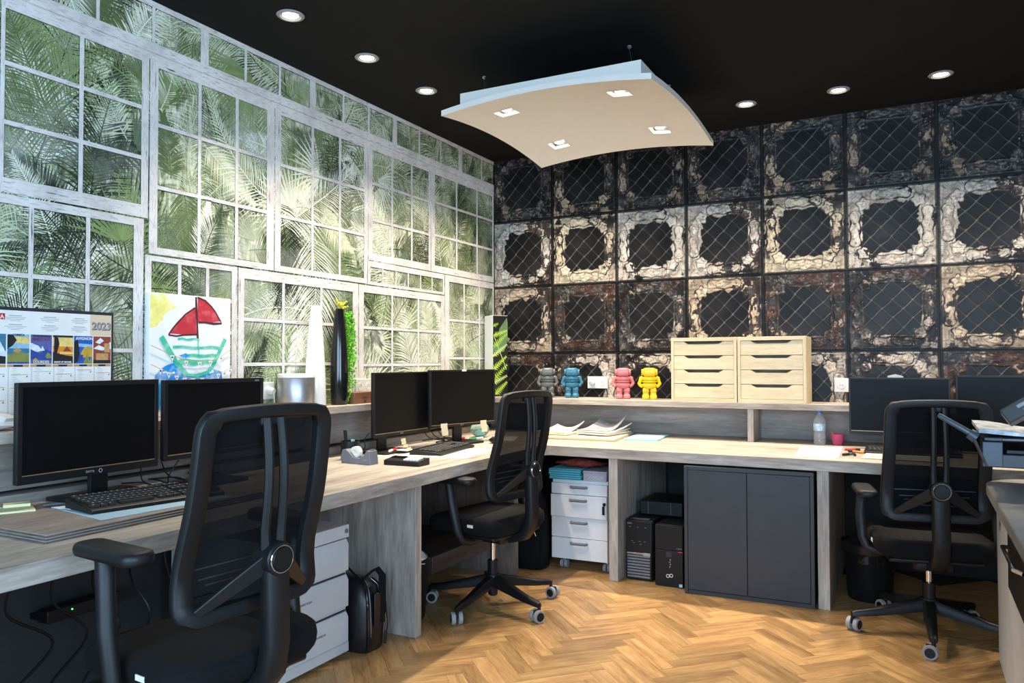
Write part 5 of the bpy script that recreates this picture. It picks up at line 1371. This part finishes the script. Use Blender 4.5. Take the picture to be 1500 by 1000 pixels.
# ------------------------------------------------------------------ under the desks
def cabinet_dark():
    t = thing('cupboard', 'anthracite two-door cupboard under the right desk', 'cupboard', (1.772, -1.088, 0), R(2.2))
    w_, d_, h_ = .655, .46, .683
    MB().b2((0, .019, 0), (w_, d_, h_)).build('carcass', 'anthracite', t, bevel=.002)
    MB().b2((0, 0, 0), (.018, .0185, h_)).build('side_edge', 'anthracite', t, bevel=.001)
    m = MB(); m.b2((.018, .004, 0), (w_, .0185, .022)); m.b2((.018, .004, h_-.020), (w_, .0185, h_)); m.b2((w_-.018, 0, .022), (w_, .0185, h_-.020)); m.build('front_frame', 'anthracite', t, bevel=.001)
    mid = (w_)/2
    MB().b2((.020, .0, .025), (mid-.0015, .018, h_-.022)).build('door', 'anthracite', t, bevel=.0015)
    MB().b2((mid+.0015, .0, .025), (w_-.020, .018, h_-.022)).build('door', 'anthracite', t, bevel=.0015)
cabinet_dark()
def white_pedestal():
    t = thing('drawer_pedestal', 'white mobile pedestal with four drawers, under the right desk', 'drawer unit', (.925, -.955, 0), R(2))
    w_, d_ = .352, .50
    MB().b2((0, .02, .062), (w_, d_, .538)).build('carcass', 'cabwhite', t, bevel=.002)
    zz = [.066, .194, .318, .452, .520]
    for k in range(4):
        o = MB().b2((.0, 0-(.012 if k == 2 else 0), zz[k]+.0015), (w_, .0195, zz[k+1]-.0015)).build('drawer', 'cabwhite', t, bevel=.0015)
        zh = zz[k+1]-.022-(.008 if k < 3 else 0); y = -.003-(.012 if k == 2 else 0)
        MB().tube([(w_/2-.05, y, zh), (w_/2-.046, y-.014, zh), (w_/2+.046, y-.014, zh), (w_/2+.05, y, zh)], .0085, 8).build('handle', 'grey', o)
    k = MB(); k.tube([(w_-.012, -.014, .41), (w_-.012, -.020, .41)], .010, 12); k.box((w_-.016, -.022, .375), (.014, .004, .05)); k.build('key_ring', 'black', t)
    for x, y in ((.06, .06), (w_-.02, .06), (.06, .44), (w_-.05, .44)):
        c = MB(); c.cyl((x, y, .062), (x, y, .045), .008, n=8)
        for s_ in (-1, 1): c.tube([(x+s_*.004, y, .024), (x+s_*.022, y, .024)], .0235, 16)
        c.build('castor', 'casterrim', t)
white_pedestal()
rnd = random.Random(8)
for k in range(5):
    t = thing('folder', 'teal card folder, %s in the stack on the white pedestal' % ('topmost', 'second from top', 'third from top', 'fourth from top', 'lowest')[k], 'folder', (.91+rnd.uniform(-.004, .004), -.93, .5385+.0125*(4-k)), R(2+rnd.uniform(-2, 2)), 'teal folders')
    MB().b2((-.004, -.02, 0), (.20, .26, .0085 if k else .010)).build('cover', 'teal', t, bevel=.001)
    MB().b2((-.002, -.018, .0086), (.196, .255, .0118)).build('papers', 'tealpale', t, sharp=0)
t = thing('storage_box', 'lilac grey box right of the teal folders', 'box', (1.128, -.945, .5385), R(2))
MB().b2((0, 0, 0), (.145, .26, .048)).build('box_body', 'lilac', t, bevel=.002); MB().b2((-.002, -.002, .0485), (.147, .262, .060)).build('lid', 'lilac', t, bevel=.002)
m = MB()
for k in range(5): m.tube([(.03+.02*k, -.0015, .014+.004*(k % 3)), (.05+.018*k, -.0015, .032-.003*(k % 2))], .0012, 5)
m.build('scuff_marks', 'paper', t)
t = thing('red_scarf', 'dark red cloth bundled above the teal folders', 'cloth', (.93, -.86, .6016), 0)
m = MB(); rings = []
for j in range(15):
    u = j/14; rings.append([(.30*u, .05*cos(2*pi*k/14)*(1+.15*sin(5*u*3+k)), .030+.026*sin(2*pi*k/14)*(1+.25*sin(9*u*2+k*1.7))*(sin(pi*min(max(u, .08), .92)))) for k in range(14)])
m.loft(rings); m.build('cloth_folds', 'redcloth', t, sharp=80)
def pc_a():
    t = thing('computer_tower', 'black computer tower with silver slatted front', 'computer', (1.398, -.97, 0))
    MB().b2((0, .02, 0), (.158, .42, .342)).build('case', 'black', t, bevel=.004)
    MB().b2((.002, .0, .004), (.156, .0195, .338)).build('front_panel', 'black', t, bevel=.005)
    for k in range(8): MB().b2((.012, -.006, .018+.0165*k), (.146, -.0005, .029+.0165*k)).build('grille_bar', 'grey', t, bevel=.001)
    MB().prism([(.010, .150), (.100, .150), (.112, .143), (.148, .143), (.148, .160), (.110, .160), (.098, .158), (.010, .158)], lambda a, b, d: (a, -.007+d, b), .0065).build('silver_strip', 'steel', t, bevel=.001)
    lettering('logo', 'acer', .016, 'inkgrey', t, (.012, -.0008, .318), (1, 0, 0), (0, 0, 1))
    m = MB()
    for x, z in ((.028, .302), (.075, .302), (.12, .302), (.04, .222), (.085, .222), (.115, .222), (.05, .212), (.09, .206)): m.b2((x-.006, -.0009, z-.0008), (x+.006, -.0004, z+.0008))
    m.build('print_marks', 'inkgrey', t, sharp=0)
    m = MB(); m.b2((.03, .03, .3425), (.13, .06, .344)); m.build('top_ports', 'grey', t)
pc_a()
def pc_b():
    t = thing('computer_tower', 'black computer tower with ring logo beside the cupboard', 'computer', (1.585, -1.015, 0))
    MB().b2((0, .018, 0), (.158, .40, .338)).build('case', 'black', t, bevel=.003)
    MB().b2((.001, 0, .002), (.157, .0175, .200)).build('lower_front', 'black', t, bevel=.002); MB().b2((.001, 0, .2025), (.157, .0175, .336)).build('upper_front', 'black', t, bevel=.002)
    for dx in (-.0075, .0075):
        MB().tube([(.083+dx*1.25+.0085*cos(2*pi*k/18), -.001, .062+dx*.25+.0085*sin(2*pi*k/18)) for k in range(18)], .0018, 5, closed=True).build('ring_logo', 'paper', t)
    lettering('logo', 'FUJITSU', .009, 'inkgrey', t, (.122, -.0008, .212), (1, 0, 0), (0, 0, 1))
    MB().b2((.132, -.001, .194), (.156, -.0004, .199)).build('red_mark', 'red', t, sharp=0)
    MB().b2((.065, -.001, .165), (.095, -.0004, .192)).build('button', plain('pc_button', (.02, .03, .06), .3), t, sharp=0)
    m = MB()
    for k in range(4): m.b2((.082+.003*(k % 2), -.001, .108+.013*k), (.088+.003*(k % 2), -.0004, .115+.013*k))
    m.build('print_marks', 'inkgrey', t, sharp=0)
    MB().b2((.136, -.001, .006), (.154, -.0004, .022)).build('sticker', 'pale_blue', t, sharp=0)
pc_b()
t = thing('black_box', 'flat black box lying across the two computer towers', 'box', (1.43, -.80, .3445))
MB().b2((0, 0, 0), (.255, .30, .082)).build('box_body', 'black2', t, bevel=.006); MB().b2((.05, -.001, .004), (.052, -.0002, .078)).build('seam', 'grey', t, sharp=0); MB().b2((.185, -.001, .004), (.187, -.0002, .078)).build('seam', 'grey', t, sharp=0)
cable('thin black cable sagging under the right desk beside the cupboard', [(1.55, -.98, .692), (1.65, -1.0, .64), (1.745, -1.03, .57), (1.76, -1.0, .50)], .002)

def file_pedestal():
    t = thing('drawer_pedestal', 'grey pedestal with three file drawers behind the foreground chair', 'drawer unit', (.735, -2.61, 0), R(90))
    # local: x runs to +y of the room, front at local y = 0 facing the aisle
    w_ = .43; d_ = .58
    MB().b2((-w_, .021, .02), (0, d_, .558)).build('carcass', 'cabgrey', t, bevel=.003)
    MB().b2((-w_, .004, .022), (0, .0205, .063)).build('plinth', 'cabgrey', t, bevel=.002)
    MB().b2((-w_, .004, .503), (0, .0205, .558)).build('top_rail', 'cabgrey', t, bevel=.002)
    MB().tube([(-.02, .0035, .532), (-.02, -.001, .532)], .010, 14).build('lock', 'grey', t)
    for z0, z1, txt in ((.366, .497, None), (.214, .346, 'DIVERS PLAN'), (.066, .190, '\u00c9LECTRONIQUE')):
        prof = [(.0205, z0), (.0, z0), (.0, z1-.022), (.012, z1), (.0205, z1)]
        o = MB().prism(prof, lambda a, b, d: (-w_+.012+d, a, b), w_-.020).build('drawer', 'cabgrey', t, bevel=.0015)
        MB().b2((-w_+.012, .018, z1+.0005), (-.008, .0205, z1+.006)).build('grip_gap', 'ink', o, sharp=0)
        if txt: lettering('drawer_text', txt, .013, 'ink', o, (-.31 if 'P' in txt else -.245, -.0006, z1-.058), (1, 0, 0), (0, 0, 1), .0002)
    MB().b2((-.40, .05, 0), (-.03, .55, .019)).build('base_plate', 'ink', t)
file_pedestal()
t = thing('file_folder', 'dark green folder lying on the grey pedestal', 'folder', (.30, -2.95, .5585))
MB().b2((0, 0, 0), (.38, .16, .010)).build('cover', plain('dark_green_card', (.02, .035, .025), .5), t, bevel=.001); MB().b2((.01, .005, .0102), (.37, .155, .016)).build('papers', plain('dark_paper', (.06, .07, .06), .7), t, sharp=0)
t = thing('black_case', 'flat black case on the folder over the grey pedestal', 'case', (.32, -2.94, .575))
MB().rslab((.20, .07, .020), (.36, .15, .038), .02, .008).build('case_body', 'black2', t); MB().box((.382, .07, .022), (.004, .05, .010)).build('latch', 'grey', t)

def bag():
    t = thing('briefcase', 'black leather shoulder bag standing beside the grey pedestal', 'bag', (.60, -2.505, 0), 0)
    m = MB(); rings = []
    for z, hx, hy in ((.0, .19, .072), (.012, .198, .078), (.10, .202, .082), (.20, .195, .076), (.27, .175, .060), (.30, .140, .042), (.308, .09, .02)):
        o = []
        for k in range(24):
            a = 2*pi*k/24; ca, sa = cos(a), sin(a)
            o.append((hx*math.copysign(abs(ca)**.35, ca), hy*math.copysign(abs(sa)**.5, sa), z))
        rings.append(o)
    m.loft(rings); m.build('bag_body', 'leather', t, sharp=60)
    for sy in (-1, 1):
        pts = []
        for k in range(15):
            f = k/14; z = .012+.285*f; hx = np.interp(z, [0, .1, .2, .27, .30], [.196, .204, .196, .176, .142]); hy = np.interp(z, [0, .1, .2, .27, .30], [.066, .074, .068, .052, .034])
            pts.append((hx+.001, sy*hy*.86, z))
        MB().tube(pts, .0065, 8).build('piping', 'gloss', t)
        MB().tube([(p[0]+.004, p[1]-.010*sy, p[2]) for p in pts[3:]], .002, 6).build('zip', 'steel', t)
    m = MB(); m.tube([(.10, -.03, .27), (.19, -.02, .345), (.20, .0, .352), (.212, .02, .32), (.213, .02, .17), (.208, .01, .12)], .016, 8, asp=.35); m.build('strap', 'fabric', t)
    m = MB(); m.tube([(-.10, .01, .29), (-.04, -.03, .40), (.05, -.035, .36), (.12, -.02, .30)], .012, 8, asp=.4); m.build('handle', 'fabric', t)
    MB().b2((.2035, -.03, .11), (.212, .045, .25)).build('flap_pocket', 'leather', t, bevel=.006)
bag()
def bin_(label, loc, bagmat, puff, drop=True):
    t = thing('waste_bin', label, 'bin', loc)
    MB().lathe([(.105, 0), (.108, .006), (.128, .28), (.131, .285), (.131, .292), (.124, .292), (.105, .03)], n=30).build('bin_body', 'black', t)
    m = MB(); rnd = random.Random(len(label)); n = 26
    m.lathe([(.122, .20), (.126, .296), (.136, .299), (.138, .285), (.134, .25)] if drop else [(.116, .20), (.121, .289), (.120, .300)], n=n, caps=False)
    m.v = [(x*(1+rnd.uniform(-.015, .02)), y*(1+rnd.uniform(-.015, .02)), z+rnd.uniform(-.006, .006)) for x, y, z in m.v]
    if puff:
        rings = [[((.12*(1-j/6)+.01)*cos(2*pi*k/n)*(1+rnd.uniform(-.08, .08)), (.12*(1-j/6)+.01)*sin(2*pi*k/n)*(1+rnd.uniform(-.08, .08)), .27+.02*j+rnd.uniform(0, .012)) for k in range(n)] for j in range(6)]
        m.loft(rings)
    m.build('bin_liner', bagmat, t, sharp=15)
bin_('black waste bin with black liner under the right desk', (2.66, -.72, 0), 'leather', True)
bin_('black waste bin with white liner behind the desk side panel', (.645, -2.10, 0), 'paper', True, False)
def rucksack():
    t = thing('rucksack', 'black rucksack on the floor left of the white pedestal', 'bag', (.80, -.97, 0), R(10))
    m = MB(); rings = []
    for z, hx, hy in ((0, .085, .075), (.01, .10, .09), (.12, .105, .095), (.28, .10, .085), (.40, .085, .065), (.46, .06, .04), (.475, .03, .02)):
        rings.append([(hx*math.copysign(abs(cos(2*pi*k/20))**.6, cos(2*pi*k/20)), hy*math.copysign(abs(sin(2*pi*k/20))**.6, sin(2*pi*k/20)), z) for k in range(20)])
    m.loft(rings); m.build('bag_body', 'fabric', t, sharp=60)
    MB().rslab((0, -.092, .15), (.15, .03, .17), .02, .012).build('front_pocket', 'fabric', t)
    MB().tube([(.04, -.107, .27), (.052, -.109, .25), (.045, -.111, .235), (.055, -.111, .21)], .0022, 6).build('zip_pull', 'paper', t)
    MB().tube([(-.03, .0, .465), (0, 0, .51), (.03, 0, .465)], .007, 8).build('handle', 'black', t)
rucksack()
# cable tangle and power strip under the near left desk
t = thing('power_strip', 'black power strip with a green light under the near left desk', 'power strip', (.14, -3.42, .33), R(90))
MB().b2((-.14, -.03, 0), (.14, .03, .045)).build('strip_body', 'black', t, bevel=.004); MB().ball((-.05, -.031, .03), .003, 8, 6).build('led', 'led', t)
MB().b2((-.13, .03, .0), (.13, .0895, .02)).build('bracket', 'black', t)
for k in range(5):
    y = -3.62+.11*k
    cable('black cable hanging under the near left desk, %s of five' % ('leftmost', 'second from left', 'middle', 'second from right', 'rightmost')[k], [(.28, y, .69), (.29+.03*k, y-.10, .58), (.28, y-.14+.04*k, .44), (.27+.02*k, y+.02, .30), (.30+.03*k, y-.14, .18), (.30+.04*k, y-.2, .06), (.40+.05*k, y-.12, .008)], .005, group='cables under the near left desk')
cable('thin grey cable looped on the floor under the near left desk', [(.75, -3.98, .006), (.62, -3.78, .006), (.58, -3.5, .006), (.62, -3.3, .006), (.45, -3.2, .006)], .005, 'grey')
